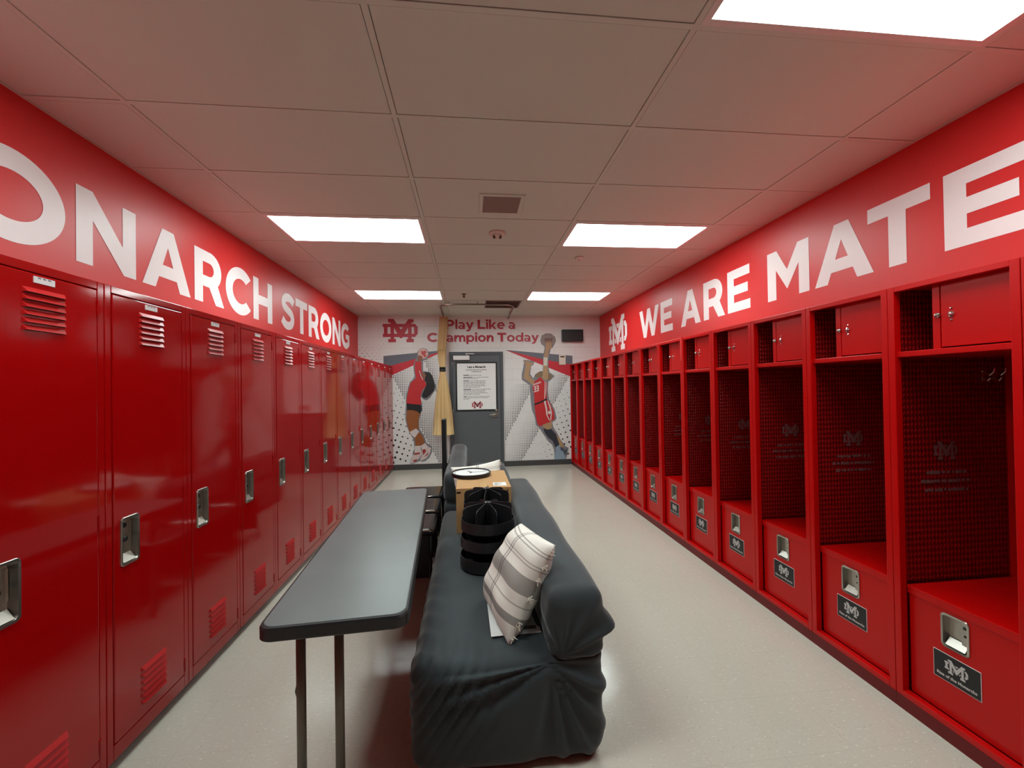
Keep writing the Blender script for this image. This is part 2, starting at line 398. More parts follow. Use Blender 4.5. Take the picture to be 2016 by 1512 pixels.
def closed_locker(y, label):
    t = thing('locker', label, 'locker', (XL, y, 0), group='closed red lockers along the left wall')
    e = .0012
    bm = BM()
    box(bm, -.596, -.020, .002, SL - .002, .05, 1.900)
    box(bm, -.022, 0, e, .030, .045, 1.904); box(bm, -.022, 0, SL - .030, SL - e, .045, 1.904)
    box(bm, -.022, .0005, .030, SL - .030, 1.874, 1.904); box(bm, -.022, .0005, .030, SL - .030, .045, .107)
    obj('body', bm, M['red_gloss'], t, bevel=.0025)
    bm = BM(); box(bm, -.58, -.045, .0, SL, 0, .05); obj('plinth', bm, M['plinth'], t)
    bm = BM()
    cy, cz = .108, .880; lw, lh = .094, .196
    panel_with_hole(bm, .002, -.019, .0335, SL - .0335, .1105, 1.8705, cy - lw / 2 + .006, cy + lw / 2 - .006, cz - lh / 2 + .006, cz + lh / 2 - .006)
    d = obj('door', bm, M['red_gloss'], t, bevel=.003)
    def louv(zb, zt, name):
        bm = BM(); n = 6; p = (zt - zb) / n
        for i in range(n):
            z0 = zb + i * p
            y0, y1 = .165, .303
            # hooded louvre: closed slope above, open lip below
            A = [(.002, y0, z0 + p * .86), (.013, y0 + .006, z0 + p * .20), (.002, y0, z0 + p * .14)]
            B = [(.002, y1, z0 + p * .86), (.013, y1 - .006, z0 + p * .20), (.002, y1, z0 + p * .14)]
            va = [bm.verts.new(q) for q in A]; vb = [bm.verts.new(q) for q in B]
            bm.faces.new((va[0], va[1], vb[1], vb[0])); bm.faces.new(va[::-1]); bm.faces.new(vb)
            bm.faces.new((va[1], va[2], vb[2], vb[1])).material_index = 1
        obj(name, bm, [M['red_louvre'], M['gap']], d)
    louv(1.680, 1.826, 'upper_louvre'); louv(.160, .325, 'lower_louvre')
    bm = BM(); tray(bm, cy, cz, lw, lh, .0018, .020, .009)
    # lifting finger lip at the bottom and lock fittings
    prism(bm, [(-.017, cy - .030, cz - .085), (.004, cy - .030, cz - .085), (-.017, cy - .030, cz - .055)], (0, .060, 0))
    lathe(bm, [(.012, 0), (.012, .010), (.008, .013)], seg=16, mi=1, mat=Matrix.Translation((-.018, cy - .006, cz + .005)) @ Matrix.Rotation(PI / 2, 4, 'Y'))
    lathe(bm, [(.010, 0), (.010, .006)], seg=14, mi=1, mat=Matrix.Translation((-.018, cy - .004, cz + .060)) @ Matrix.Rotation(PI / 2, 4, 'Y'))
    box(bm, -.0185, -.013, cy + .022, cy + .030, cz - .03, cz + .07)
    o = obj('latch_plate', bm, [M['steel'], M['dial']], d)
    bm = BM(); box(bm, .002, .0042, .199, .268, 1.841, 1.862)
    for q in range(3): box(bm, .0042, .0046, .212 + q * .016, .222 + q * .016, 1.856, 1.860, 1)
    obj('number_plate', bm, [M['tag'], M['ink']], d)
    for z in (1.80, .99, .155):
        bm = BM(); tube(bm, [(.003, SL - .0318, z - .03), (.003, SL - .0318, z + .03)], .0036, 8); obj('hinge', bm, M['red_gloss'], t)
    return t
base = None
for k in range(-2, 13):
    y = YL0 + SL * k
    n = k + 1
    if n < 0:
        continue
    if n == 0: label = 'closed red steel locker cut off by the left edge of the photo'
    elif n == 13: label = 'closed red steel locker at the far end of the left row, against block wall'
    else: label = 'closed red steel locker, %s of the left row from the photo\'s left edge' % ORD[n]
    if base is None: base = closed_locker(y, label)
    else: dup(base, (XL, y, 0), label)

# ------------------------------------------------------------------ emblem shapes (interlocking letters)
EMB_D = [[(687, 715), (1250, 715), (1250, 772), (687, 772)], [(687, 892), (1250, 892), (1250, 950), (687, 950)],
         [(707, 765), (770, 765), (770, 900), (707, 900)], [(1236, 715), (1254, 715), (1300, 770), (1300, 893), (1254, 950), (1236, 950)]]
EMB_M = [[(822, 640), (884, 640), (884, 1030), (822, 1030)], [(1128, 640), (1192, 640), (1192, 1030), (1128, 1030)],
         [(780, 625), (884, 625), (884, 690), (780, 690)], [(1128, 630), (1230, 630), (1230, 690), (1128, 690)],
         [(780, 985), (915, 985), (915, 1045), (780, 1045)], [(1100, 985), (1230, 985), (1230, 1045), (1100, 1045)],
         [(830, 625), (876, 625), (1052, 890), (1005, 978), (985, 965), (830, 690)], [(1182, 630), (1140, 630), (958, 890), (1005, 978), (1025, 965), (1182, 690)]]
def grow(pl, d):
    """outset of a convex-ish polygon (about its own edges)"""
    n = len(pl); out = []
    ar = sum(pl[i][0] * pl[(i + 1) % n][1] - pl[(i + 1) % n][0] * pl[i][1] for i in range(n)); sg = 1 if ar > 0 else -1
    for i in range(n):
        p0, p1, p2 = Vector(pl[i - 1]), Vector(pl[i]), Vector(pl[(i + 1) % n])
        a = (p1 - p0).normalized(); b = (p2 - p1).normalized()
        na = Vector((a.y, -a.x)) * sg; nb = Vector((b.y, -b.x)) * sg
        k = 1 + na.dot(nb)
        out.append(tuple(p1 + (na + nb) / max(k, .4) * d))
    return out
def emblem(bm, fn, h, layers):
    """fn(u, v, k) -> 3D point, u to the right, v up, centred, height h; layers: (which, grow px, material index)"""
    sc = h / 420.
    for k, (which, g, mi) in enumerate(layers):
        for j, pl in enumerate(EMB_D if which == 'D' else EMB_M):
            q = grow(pl, g) if g else pl
            poly(bm, [fn((x - 993.5) * sc, (835 - y) * sc, k + .09 * j) for x, y in q][::-1], mi)

# ------------------------------------------------------------------ open lockers (right)
def open_locker(y, label):
    t = thing('locker', label, 'locker', (XR, y, 0), group='open red athletic lockers along the right wall')
    e = .0012; st = .030; D = .600
    bm = BM()
    box(bm, 0, .033, e, st, .06, 1.906); box(bm, 0, .033, SR - st, SR - e, .06, 1.906)
    box(bm, .0005, .033, st, SR - st, 1.882, 1.906); box(bm, -.0005, .033, st, SR - st, .06, .085)
    box(bm, .002, D, e, SR - e, 1.8965, 1.903); box(bm, .03, D, st, SR - st, .06, .075)
    obj('frame', bm, M['red_satin'], t, bevel=.002)
    bm = BM(); box(bm, .033, D, .012, .015, .06, 1.897); box(bm, .033, D, SR - .015, SR - .012, .06, 1.897)
    obj('side_panel', bm, M['red_mesh'], t)
    bm = BM(); box(bm, D - .006, D, .015, SR - .015, .06, 1.897); obj('back_panel', bm, M['red_satin'], t)
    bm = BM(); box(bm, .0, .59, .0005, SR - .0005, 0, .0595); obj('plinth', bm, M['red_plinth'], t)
    bm = BM(); box(bm, .012, D - .008, .0155, SR - .0155, 1.586, 1.611); obj('shelf', bm, M['red_satin'], t, bevel=.003)
    # lock box on the shelf
    bm = BM(); box(bm, .040, .42, .306, .309, 1.612, 1.885); box(bm, .040, .056, .282, .309, 1.612, 1.885); box(bm, .04, .42, .016, .306, 1.878, 1.885)
    lb = obj('lock_box', bm, M['red_satin'], t)
    bm = BM(); box(bm, .041, .056, .032, .279, 1.618, 1.880); obj('lock_box_door', bm, M['red_satin'], lb, bevel=.002)
    bm = BM()
    lathe(bm, [(.010, 0), (.011, .008), (.007, .014), (0.0001, .016)], seg=16, mat=Matrix.Translation((.041, .288, 1.752)) @ Matrix.Rotation(-PI / 2, 4, 'Y'))
    obj('knob', bm, M['steel'], lb)
    bm = BM()
    lathe(bm, [(.012, 0), (.012, .006), (.006, .009), (.0001, .0095)], seg=16, mat=Matrix.Translation((.042, .240, 1.750)) @ Matrix.Rotation(-PI / 2, 4, 'Y'))
    for dz in (.024, -.024):
        lathe(bm, [(.0055, 0), (.005, .003), (.0001, .004)], seg=12, mat=Matrix.Translation((.042, .240, 1.750 + dz)) @ Matrix.Rotation(-PI / 2, 4, 'Y'))
    obj('keyhole', bm, M['chrome'], lb)
    # foot locker with hinged lid
    bm = BM(); cy, cz, lw, lh = .252, .440, .100, .142
    panel_with_hole(bm, .036, .052, st + .006, SR - st - .006, .087, .540, cy - lw / 2 + .006, cy + lw / 2 - .006, cz - lh / 2 + .006, cz + lh / 2 - .006)
    ft = obj('foot_locker', bm, M['red_satin'], t, bevel=.002)
    bm = BM(); box(bm, .030, D - .007, .0155 + .016, SR - .0155 - .016, .544, .560); box(bm, .030, .0345, st + .004, SR - st - .004, .525, .545)
    obj('lid', bm, M['red_satin'], ft, bevel=.003)
    bm = BM(); tray(bm, 0, 0, lw, lh, 0, .022, .008)
    prism(bm, [(-.018, -.034, -.058), (.004, -.034, -.058), (-.018, -.034, -.030)], (0, .068, 0))
    box(bm, -.022, -.010, -.040, -.014, -.035, .055)
    box(bm, -.011, -.0095, -.032, -.020, .030, .042, 1)
    lathe(bm, [(.0055, 0), (.005, .002)], seg=12, mi=1, mat=Matrix.Translation((-.0105, -.027, .004)) @ Matrix.Rotation(PI / 2, 4, 'Y'))
    bmesh.ops.transform(bm, matrix=Matrix.Translation((.0362, cy, cz)) @ Matrix.Diagonal((-1, 1, 1, 1)), verts=bm.verts)
    bmesh.ops.reverse_faces(bm, faces=bm.faces)
    obj('latch_plate', bm, [M['steel'], M['dial']], ft)
    bm = BM(); py, pz, pw, ph = .250, .283, .166, .114
    box(bm, .0335, .0358, py - pw / 2, py + pw / 2, pz - ph / 2, pz + ph / 2, 1)
    box(bm, .0330, .0336, py - pw / 2 + .002, py + pw / 2 - .002, pz - ph / 2 + .002, pz + ph / 2 - .002, 0)
    def pf(u_, v_, k): return (.0327 - .0003 * k, py - u_, pz + .012 + v_)
    emblem(bm, pf, .056, [('D', 0, 2), ('M', 22, 0), ('M', 0, 2)])
    txt = text_bm('Rise of the Monarchs', .140, .0006)
    for f_ in txt.faces: pass
    bmesh.ops.transform(txt, matrix=Matrix.Translation((.0326, py, pz - .040)) @ Matrix(((0, 0, -1, 0), (-1, 0, 0, 0), (0, 1, 0, 0), (0, 0, 0, 1))), verts=txt.verts)
    merge(bm, txt, 2)
    obj('plaque', bm, [M['plaque'], M['plaque_edge'], M['silver_print']], ft)
    # coat hooks on the far side panel near the back
    for hx in (.47, .53):
        bm = BM(); ys = SR - .0155
        box(bm, hx - .008, hx + .008, ys - .004, ys, 1.47, 1.54)
        tube(bm, [(hx, ys - .004, 1.52), (hx, ys - .03, 1.50), (hx, ys - .045, 1.515), (hx, ys - .047, 1.53)], .004, 8)
        tube(bm, [(hx, ys - .004, 1.49), (hx, ys - .022, 1.475), (hx, ys - .032, 1.487)], .004, 8)
        obj('coat_hook', bm, M['steel'], t)
    return t
def merge(bm, src, mi):
    vm = {}
    for v in src.verts: vm[v] = bm.verts.new(v.co)
    for f_ in src.faces:
        try: bm.faces.new([vm[v] for v in f_.verts]).material_index = mi
        except ValueError: pass
    src.free()
def text_bm(s_, width, bold=0., height=None):
    """built-in font as a flat mesh centred on x, base line at y = 0, scaled to the given width"""
    cu = bpy.data.curves.new('text', 'FONT'); cu.body = s_; cu.size = 1; cu.dimensions = '2D'; cu.fill_mode = 'FRONT'; cu.resolution_u = 4
    cu.offset = bold / width * 10 if bold else 0
    ob = bpy.data.objects.new('text', cu); me = bpy.data.meshes.new_from_object(ob)
    b_ = BM(); b_.from_mesh(me); bpy.data.objects.remove(ob); bpy.data.meshes.remove(me); bpy.data.curves.remove(cu)
    x0 = min(v.co.x for v in b_.verts); x1 = max(v.co.x for v in b_.verts); k = width / (x1 - x0)
    kz = k
    if height:
        z1 = max(v.co.y for v in b_.verts); kz = height / z1
    for v in b_.verts: v.co = Vector(((v.co.x - (x0 + x1) / 2) * k, v.co.y * kz, 0))
    return b_
def side_print(parent, bay):
    """faded emblem and three short lines of print on the far side panel"""
    bm = BM(); y = SR - .0158
    def f_(u_, v_, k): return (.265 + u_, y - .0006 * k, 1.155 + v_)
    emblem(bm, f_, .085, [('D', 0, 0), ('M', 14, 1), ('M', 0, 0)])
    e_ = obj('faded_emblem', bm, [M['faint'], M['red_mesh']], parent)
    rnd = random.Random(bay)
    for j, (L, off) in enumerate(((.20, .0), (.26, .0), (.22, .0))):
        bm = BM(); x = .265 - L / 2; z = 1.055 - j * .040
        box(bm, x, .265 + L / 2, y + .0002, y + .0004, z - .001, z)
        while x < .265 + L / 2:
            wd = rnd.uniform(.006, .016)
            box(bm, x, x + wd, y - .001, y + .0004, z - .008 + rnd.uniform(-.002, .002), z + .004 + rnd.uniform(0, .004), 0); x += wd + rnd.choice((.004, .004, .012))
        obj('faded_line', bm, M['faint'], parent)
base = None
for k in range(-1, 14):
    y = YR0 + SR * k
    n = k + 1
    if n == 0: label = 'open red athletic locker at the right edge of the photo, almost all cut off'
    elif n == 1: label = 'nearest fully visible open red athletic locker at the lower right'
    elif n == 14: label = 'open red athletic locker at the far end of the right row, against block wall'
    else: label = 'open red athletic locker, %s of the right row from the largest at lower right' % ORD[n - 1]
    if base is None: base = open_locker(y, label); rt = base
    else: rt = dup(base, (XR, y, 0), label, skip=('faded_emblem', 'faded_line'))
    if k >= 0 and k <= 5: side_print(rt, k)
# red strip of tape hanging on the post between two lockers
bm = BM(); box(bm, XR - .004, XR - .001, YR0 + SR * 5 - .012, YR0 + SR * 5 + .018, 1.70, 1.93)
tag(obj('tape_strip', bm, M['red_seam']), 'pale red strip hanging on the locker post below the letters WE', 'tape')

# ------------------------------------------------------------------ wall lettering
def arc(cx, cy, rx, ry, a0, a1, n=20):
    return [(cx + rx * math.cos(math.radians(a0 + (a1 - a0) * i / n)), cy + ry * math.sin(math.radians(a0 + (a1 - a0) * i / n))) for i in range(n + 1)]
def stroke(pts, wd):
    # catmull-rom centre line offset to both sides
    P = [Vector(p) for p in pts]; P = [P[0] * 2 - P[1]] + P + [P[-1] * 2 - P[-2]]; L = []
    for i in range(1, len(P) - 2):
        for j in range(8):
            t = j / 8; a, b, c, d = P[i - 1], P[i], P[i + 1], P[i + 2]
            L.append(.5 * ((2 * b) + (c - a) * t + (2 * a - 5 * b + 4 * c - d) * t * t + (3 * b - a - 3 * c + d) * t ** 3))
    L.append(P[-2]); A = []; B = []
    for i, p in enumerate(L):
        d = (L[min(i + 1, len(L) - 1)] - L[max(i - 1, 0)]).normalized(); n = Vector((-d.y, d.x)) * wd / 2
        A.append(tuple(p + n)); B.append(tuple(p - n))
    return A + B[::-1]
W_ = .25
GL = {
 'O': [arc(.58, .5, .58, .52, 0, 360, 56)[:-1], arc(.58, .5, .325, .275, 0, 360, 48)[:-1]],
 'C': [arc(.57, .5, .57, .52, 42, 318, 44) + arc(.57, .5, .315, .275, 314, 46, 34)],
 'G': [arc(.57, .5, .57, .52, 44, 316, 44) + [(1.03, .13), (1.03, .58), (.56, .58), (.56, .38), (.80, .38), (.80, .27)] + arc(.57, .5, .315, .275, 306, 48, 34)],
 'N': [[(0, 0), (0, 1), (.24, 1), (.72, .41), (.72, 1), (.96, 1), (.96, 0), (.74, 0), (.24, .61), (.24, 0)]],
 'A': [[(0, 0), (.42, 1), (.69, 1), (1.11, 0), (.83, 0), (.755, .19), (.345, .19), (.27, 0)], [(.43, .40), (.67, .40), (.55, .715)]],
 'R': [[(0, 0), (0, 1), (.47, 1)] + arc(.47, .655, .37, .345, 85, -48, 16) + [(.93, 0), (.65, 0), (.44, .315), (.245, .315), (.245, 0)],
       [(.245, .785), (.45, .785)] + arc(.45, .655, .135, .13, 80, -80, 12) + [(.45, .525), (.245, .525)]],
 'H': [[(0, 0), (0, 1), (.245, 1), (.245, .61), (.69, .61), (.69, 1), (.935, 1), (.935, 0), (.69, 0), (.69, .39), (.245, .39), (.245, 0)]],
 'S': [stroke([(.775, .775), (.62, .865), (.46, .895), (.28, .855), (.175, .74), (.23, .615), (.43, .535), (.63, .455), (.71, .31), (.63, .165), (.44, .105), (.26, .135), (.09, .25)], .225)],
 'T': [[(.315, 0), (.315, .775), (0, .775), (0, 1), (.88, 1), (.88, .775), (.565, .775), (.565, 0)]],
 'W': [[(0, 1), (.27, 1), (.47, .39), (.67, 1), (.885, 1), (1.085, .39), (1.285, 1), (1.55, 1), (1.2, -.0), (.975, 0), (.775, .585), (.575, 0), (.35, 0)]],
 'E': [[(0, 0), (0, 1), (.80, 1), (.80, .785), (.245, .785), (.245, .61), (.735, .61), (.735, .40), (.245, .40), (.245, .215), (.81, .215), (.81, 0)]],
 'M': [[(0, 0), (0, 1), (.265, 1), (.54, .555), (.815, 1), (1.08, 1), (1.08, 0), (.835, 0), (.835, .61), (.545, .17), (.535, .17), (.245, .605), (.245, 0)]],
}
def glyph_bm(loops):
    cu = bpy.data.curves.new('glyph', 'CURVE'); cu.dimensions = '2D'; cu.fill_mode = 'FRONT'; cu.resolution_u = 1
    for lp in loops:
        sp = cu.splines.new('POLY'); sp.points.add(len(lp) - 1); sp.use_cyclic_u = True
        for p, q in zip(sp.points, lp): p.co = (q[0], q[1], 0, 1)
    ob = bpy.data.objects.new('glyph', cu); me = bpy.data.meshes.new_from_object(ob)
    b_ = BM(); b_.from_mesh(me); bpy.data.objects.remove(ob); bpy.data.meshes.remove(me); bpy.data.curves.remove(cu)
    return b_
def letter_on_wall(ch, ya, yb, z0, h, x, right, parent):
    g = glyph_bm(GL[ch]); xs_ = [v.co.x for v in g.verts]; x0, x1 = min(xs_), max(xs_)
    for v in g.verts:
        t = (v.co.x - x0) / (x1 - x0); v.co = Vector((0, ya + (yb - ya) * t, z0 + v.co.y * h))
    bmesh.ops.recalc_face_normals(g, faces=g.faces)
    for f_ in g.faces:
        f_.normal_update()
        if (f_.normal.x < 0) != right: f_.normal_flip()
    for v in g.verts: v.co.x = 0
    o = obj('letter', g, M['white_vinyl'], parent, (x, 0, 0)); o['label'] = 'white letter %s' % ch
    return o
t = thing('wall_lettering', 'white block capitals painted in one long line on the left red wall above the lockers', 'lettering', (0, 0, 0))
for ch, a, b in [('M', 1.16, 1.66), ('O', 1.785, 2.277), ('N', 2.333, 2.717), ('A', 2.766, 3.210), ('R', 3.254, 3.621), ('C', 3.646, 4.04), ('H', 4.087, 4.460),
                 ('S', 4.660, 5.000), ('T', 5.035, 5.385), ('R', 5.425, 5.800), ('O', 5.830, 6.290), ('N', 6.335, 6.720), ('G', 6.760, 7.200)]:
    letter_on_wall(ch, a, b, 2.165, .40, XWL + .0015, False, t)
t = thing('wall_lettering', 'white block capitals painted on the right red wall above the open lockers', 'lettering', (0, 0, 0))
for ch, a, b in [('W', 5.885, 5.256), ('E', 5.208, 4.886), ('A', 4.688, 4.264), ('R', 4.206, 3.835), ('E', 3.790, 3.464), ('M', 3.245, 2.816), ('A', 2.767, 2.326), ('T', 2.360, 2.002), ('E', 1.939, 1.605)]:
    letter_on_wall(ch, a, b, 2.165, .40, XWR - .0015, True, t)
bm = BM(); emblem(bm, lambda u_, v_, k: (XWR - .002 - .001 * k, 6.80 - u_ * 1.0, 2.375 + v_), .585, [('D', 0, 0), ('M', 14, 1), ('M', 0, 0)])
tag(obj('wall_emblem', bm, [M['white_vinyl'], M['red_seam']]), 'white interlocked letter emblem at the far end of the right red wall', 'emblem')

# ------------------------------------------------------------------ far wall: door, mural, lettering
def wp(x, z, k=0): return (x, YB - .0015 - .0012 * k, z)
bm = BM(); emblem(bm, lambda u_, v_, k: wp(-1.243 + u_, 2.56 + v_, 3 + k), .43, [('D', 0, 0), ('M', 0, 0)])
tag(obj('wall_emblem', bm, M['crimson']), 'crimson interlocked letter emblem at the upper left of the white block wall', 'emblem')
def bar(x0, x1, y0, y1): return [[(x0, y0), (x1, y0), (x1, y1), (x0, y1)]]
def ring(cx, cy, rx, ry, wx, wy): return [arc(cx, cy, rx, ry, 0, 360, 36)[:-1], arc(cx, cy, rx - wx, ry - wy, 0, 360, 30)[:-1]]
ST = .20
ARCH = lambda x: [stroke([(x + .09, .30), (x + .13, .50), (x + .24, .625), (x + .38, .635), (x + .48, .56), (x + .52, .40), (x + .52, .2), (x + .52, 0)], ST)]
LOW = {   # glyph: (advance width, pieces, each piece a list of loops)
 'P': (.86, [[[(0, 0), (0, 1), (.47, 1)] + arc(.47, .655, .37, .345, 85, -85, 16) + [(.235, .31), (.235, 0)], [(.235, .80), (.45, .80)] + arc(.45, .655, .145, .145, 80, -80, 12) + [(.45, .51), (.235, .51)]]]),
 'l': (.20, [bar(0, .20, 0, 1.03)]), 'i': (.20, [bar(0, .20, 0, .73), bar(-.01, .21, .82, 1.03)]),
 'a': (.64, [bar(.435, .635, 0, .46), [stroke([(.06, .60), (.17, .65), (.30, .66), (.43, .62), (.52, .52), (.535, .42)], .17)], ring(.27, .20, .27, .215, .17, .12)]),
 'y': (.76, [[[(0, .73), (.22, .73), (.48, .06), (.28, .02)]], [[(.54, .73), (.76, .73), (.42, -.12), (.26, -.26), (.06, -.26), (.06, -.09), (.20, -.09), (.28, .02)]]]),
 'L': (.74, [[[(0, 0), (0, 1), (.235, 1), (.235, .21), (.74, .21), (.74, 0)]]]),
 'k': (.72, [bar(0, .20, 0, 1.03), [[(.19, .16), (.19, .36), (.46, .73), (.71, .73), (.42, .40), (.72, 0), (.48, 0), (.28, .27)]]]),
 'e': (.74, [[arc(.37, .365, .37, .38, 0, 318, 34) + arc(.37, .365, .185, .215, 312, 0, 26)], bar(.12, .735, .30, .43)]),
 'C': (1.02, [GL['C']]), 'T': (.88, [GL['T']]),
 'h': (.68, [bar(0, .20, 0, 1.03), ARCH(.06)]), 'n': (.68, [bar(0, .20, 0, .73), ARCH(.06)]),
 'm': (1.10, [bar(0, .20, 0, .73), ARCH(.06), ARCH(.48)]),
 'p': (.78, [bar(0, .20, -.26, .73), ring(.41, .365, .37, .38, .185, .17)]),
 'd': (.78, [bar(.58, .78, 0, 1.03), ring(.37, .365, .37, .38, .185, .17)]),
 'o': (.76, [ring(.38, .365, .38, .38, .19, .175)]),
}
def motto_line(s_, x0, x1, z, hh, layer, dx):
    pos = []; x = 0
    for ch in s_:
        if ch == ' ': x += .30
        else: pos.append((ch, x)); x += LOW[ch][0] + .085
    k = (x1 - x0) / (x - .085); out = []
    for ch, px in pos:
        b_ = BM()
        for j, piece in enumerate(LOW[ch][1]):
            g = glyph_bm(piece)
            for v in g.verts: v.co = Vector(wp(x0 + dx + (px + v.co.x) * k, z - dx + v.co.y * hh, layer + .12 * j))
            for f_ in g.faces:
                f_.normal_update()
                if f_.normal.y > 0: f_.normal_flip()
            merge(b_, g, 0)
        out.append((ch, b_))
    return out
t = thing('wall_lettering', 'crimson two-line motto painted on the white block wall above the grey door', 'lettering')
for s_, x0, x1, z, hh in (('Play Like a', -.42, .88, 2.589, .172), ('Champion Today', -.758, 1.332, 2.350, .166)):
    ln = thing('lettering_line', '', '', (0, 0, 0)); del ln['label']; del ln['category']; ln.parent = t
    sh = BM()
    for ch, b_ in motto_line(s_, x0, x1, z, hh, 3, .009): merge(sh, b_, 0)
    obj('letter_shadow', sh, M['shadow_print'], ln)
    for ch, b_ in motto_line(s_, x0, x1, z, hh, 4, 0):
        o = obj('letter', b_, M['crimson'], ln); o['label'] = 'crimson letter %s' % ch
# grey and red bands
bm = BM()
poly(bm, [wp(*p, 1) for p in [(-1.551, 2.094), (-.409, 2.198), (-1.381, 1.925), (-1.553, 1.899)]][::-1], 0)
poly(bm, [wp(*p, 1) for p in [(-1.553, 1.899), (-1.381, 1.925), (-.409, 2.198), (-1.383, 1.748), (-1.556, 1.685)]][::-1], 1)
tag(obj('mural_band', bm, [M['grey_vinyl'], M['redband']]), 'grey and red painted wedge band on the block wall left of the curtain', 'mural')
bm = BM()
poly(bm, [wp(*p, 1) for p in [(.687, 2.192), (1.98, 2.071), (1.977, 1.901), (1.416, 2.007)]][::-1], 0)
poly(bm, [wp(*p, 1) for p in [(.687, 2.192), (1.416, 2.007), (1.977, 1.901), (1.973, 1.657)]][::-1], 1)
tag(obj('mural_band', bm, [M['grey_vinyl'], M['redband']]), 'grey and red painted wedge band on the block wall right of the door', 'mural')
# halftone dots
def disc(bm, x, z, r_, k=0, n=8, mi=0): poly(bm, [wp(x + r_ * math.cos(2 * PI * i / n), z + r_ * math.sin(2 * PI * i / n), k) for i in range(n)][::-1], mi)
def halftone(sgn, cx, xlo, xhi, bands, outer):
    """dots in diagonal bands: bands = (strong edge p0, p1, fade width); sgn mirrors; outer: sparse big dots growing towards xe"""
    bm = BM(); sp = .032; cnt = 0
    i0, i1 = int(xlo / sp) - 1, int(xhi / sp) + 2
    for i in range(i0, i1):
        for j in range(int(.12 / sp), int(2.75 / sp)):
            x = i * sp + (sp / 2 if j % 2 else 0) * 0; z = j * sp
            if not (xlo < x < xhi): continue
            inband = False
            for (xa, za, xb, zb, fw, zt) in bands:
                if z > zt: continue
                xe = xa + (xb - xa) * (z - za) / (zb - za)
                d = (x - xe) * sgn
                if 0 <= d < fw:
                    r_ = .0118 * (1 - .80 * d / fw); inband = True
                    if r_ > .003: disc(bm, x, z, r_, 0, 6)
                    break
    return bm
zl = lambda x, x0, z0, x1, z1: z0 + (z1 - z0) * (x - x0) / (x1 - x0)
def above(bm, x0, z0, x1, z1):
    kill = [f_ for f_ in bm.faces if f_.calc_center_median().z > zl(f_.calc_center_median().x, x0, z0, x1, z1) - .012]
    bmesh.ops.delete(bm, geom=kill, context='FACES')
bm = halftone(1, 0, -1.38, -.37, [(-1.383, 1.692, -.542, .057, .55, 99), (-.847, 2.098, -.44, .96, .30, 2.1)], None)
above(bm, -1.383, 1.748, -.409, 2.198)
tag(obj('mural_dots', bm, M['black_vinyl']), 'diagonal bands of small black print dots left of the door', 'mural', kind='stuff')
bm = halftone(-1, 0, .67, 1.95, [(1.899, 1.663, .946, .059, .42, 99), (1.172, 1.436, .644, .451, .42, 1.55)], None)
above(bm, .687, 2.192, 1.914, 1.687)
tag(obj('mural_dots', bm, M['black_vinyl']), 'diagonal bands of small black print dots right of the door', 'mural', kind='stuff')
def sparse(xlo, xhi, xe, reg, mir, zlo=.12, zhi=1.7):
    bm = BM()
    for i in range(-30, 30):
        for j in range(-30, 30):
            x = xe + mir * (.094 * i + .034 * j); z = .14 - .034 * i + .094 * j
            if not (xlo < x < xhi and zlo < z < zhi) or not reg(x, z): continue
            d = abs(x - xe)
            r_ = .0225 * max(0, 1 - d / .85) * (1 - .75 * min(1, max(0, (z - .35) / 1.3)))
            if r_ > .004: disc(bm, x, z, r_, 0, 10)
    return bm
bm = sparse(-1.42, -.50, -1.40, lambda x, z: x < zl(z, 1.692, -1.383, .057, -.542) - .05, 1)
tag(obj('mural_dots', bm, M['black_vinyl']), 'loose larger black print dots beside the closed lockers at the lower left', 'mural', kind='stuff')
bm = sparse(1.05, 2.0, 1.99, lambda x, z: x > zl(z, 1.663, 1.899, .059, .946) + .05, -1)
tag(obj('mural_dots', bm, M['black_vinyl']), 'loose larger black print dots beside the open lockers at the lower right', 'mural', kind='stuff')
bm = BM()
for j in range(9):
    for i in range(6):
        x = -1.97 + i * .085 + (.042 if j % 2 else 0); z = 1.98 + j * .055
        r_ = .013 * (1 - i / 6.5) * (1 - j / 11); disc(bm, x, z, max(r_, .0035), 0, 8)
tag(obj('mural_dots', bm, M['black_vinyl']), 'small patch of fading print dots above the far closed lockers', 'mural', kind='stuff')
# painted players (flat prints): local pixel tracings scaled onto the wall plane
def fig(name, label, ox, ax, bx, oz, az, bz, parts):
    """traced outline coordinates -> wall metres; affine from tracing units to the wall plane"""
    t = thing(name, label, 'mural')
    for nm, m_, layer, polys, lb_ in parts:
        split = nm in ('leg', 'sock', 'shoe', 'head')
        bm = BM()
        for pl in polys:
            if split and bm.faces: obj(nm, bm, M[m_], t); bm = BM()
            g = glyph_bm([[(ox + x * ax + y * bx, oz + x * az + y * bz) for x, y in pl]])
            for v in g.verts: v.co = Vector(wp(v.co.x, v.co.y, layer))
            for f_ in g.faces:
                f_.normal_update()
                if f_.normal.y > 0: f_.normal_flip()
            merge(bm, g, 0)
        o = obj(nm, bm, M[m_], t)
        if lb_: o['label'] = lb_
    return t
def ell(cx, cy, rx, ry, n=28): return [(cx + rx * math.cos(2 * PI * i / n), cy + ry * math.sin(2 * PI * i / n)) for i in range(n)]
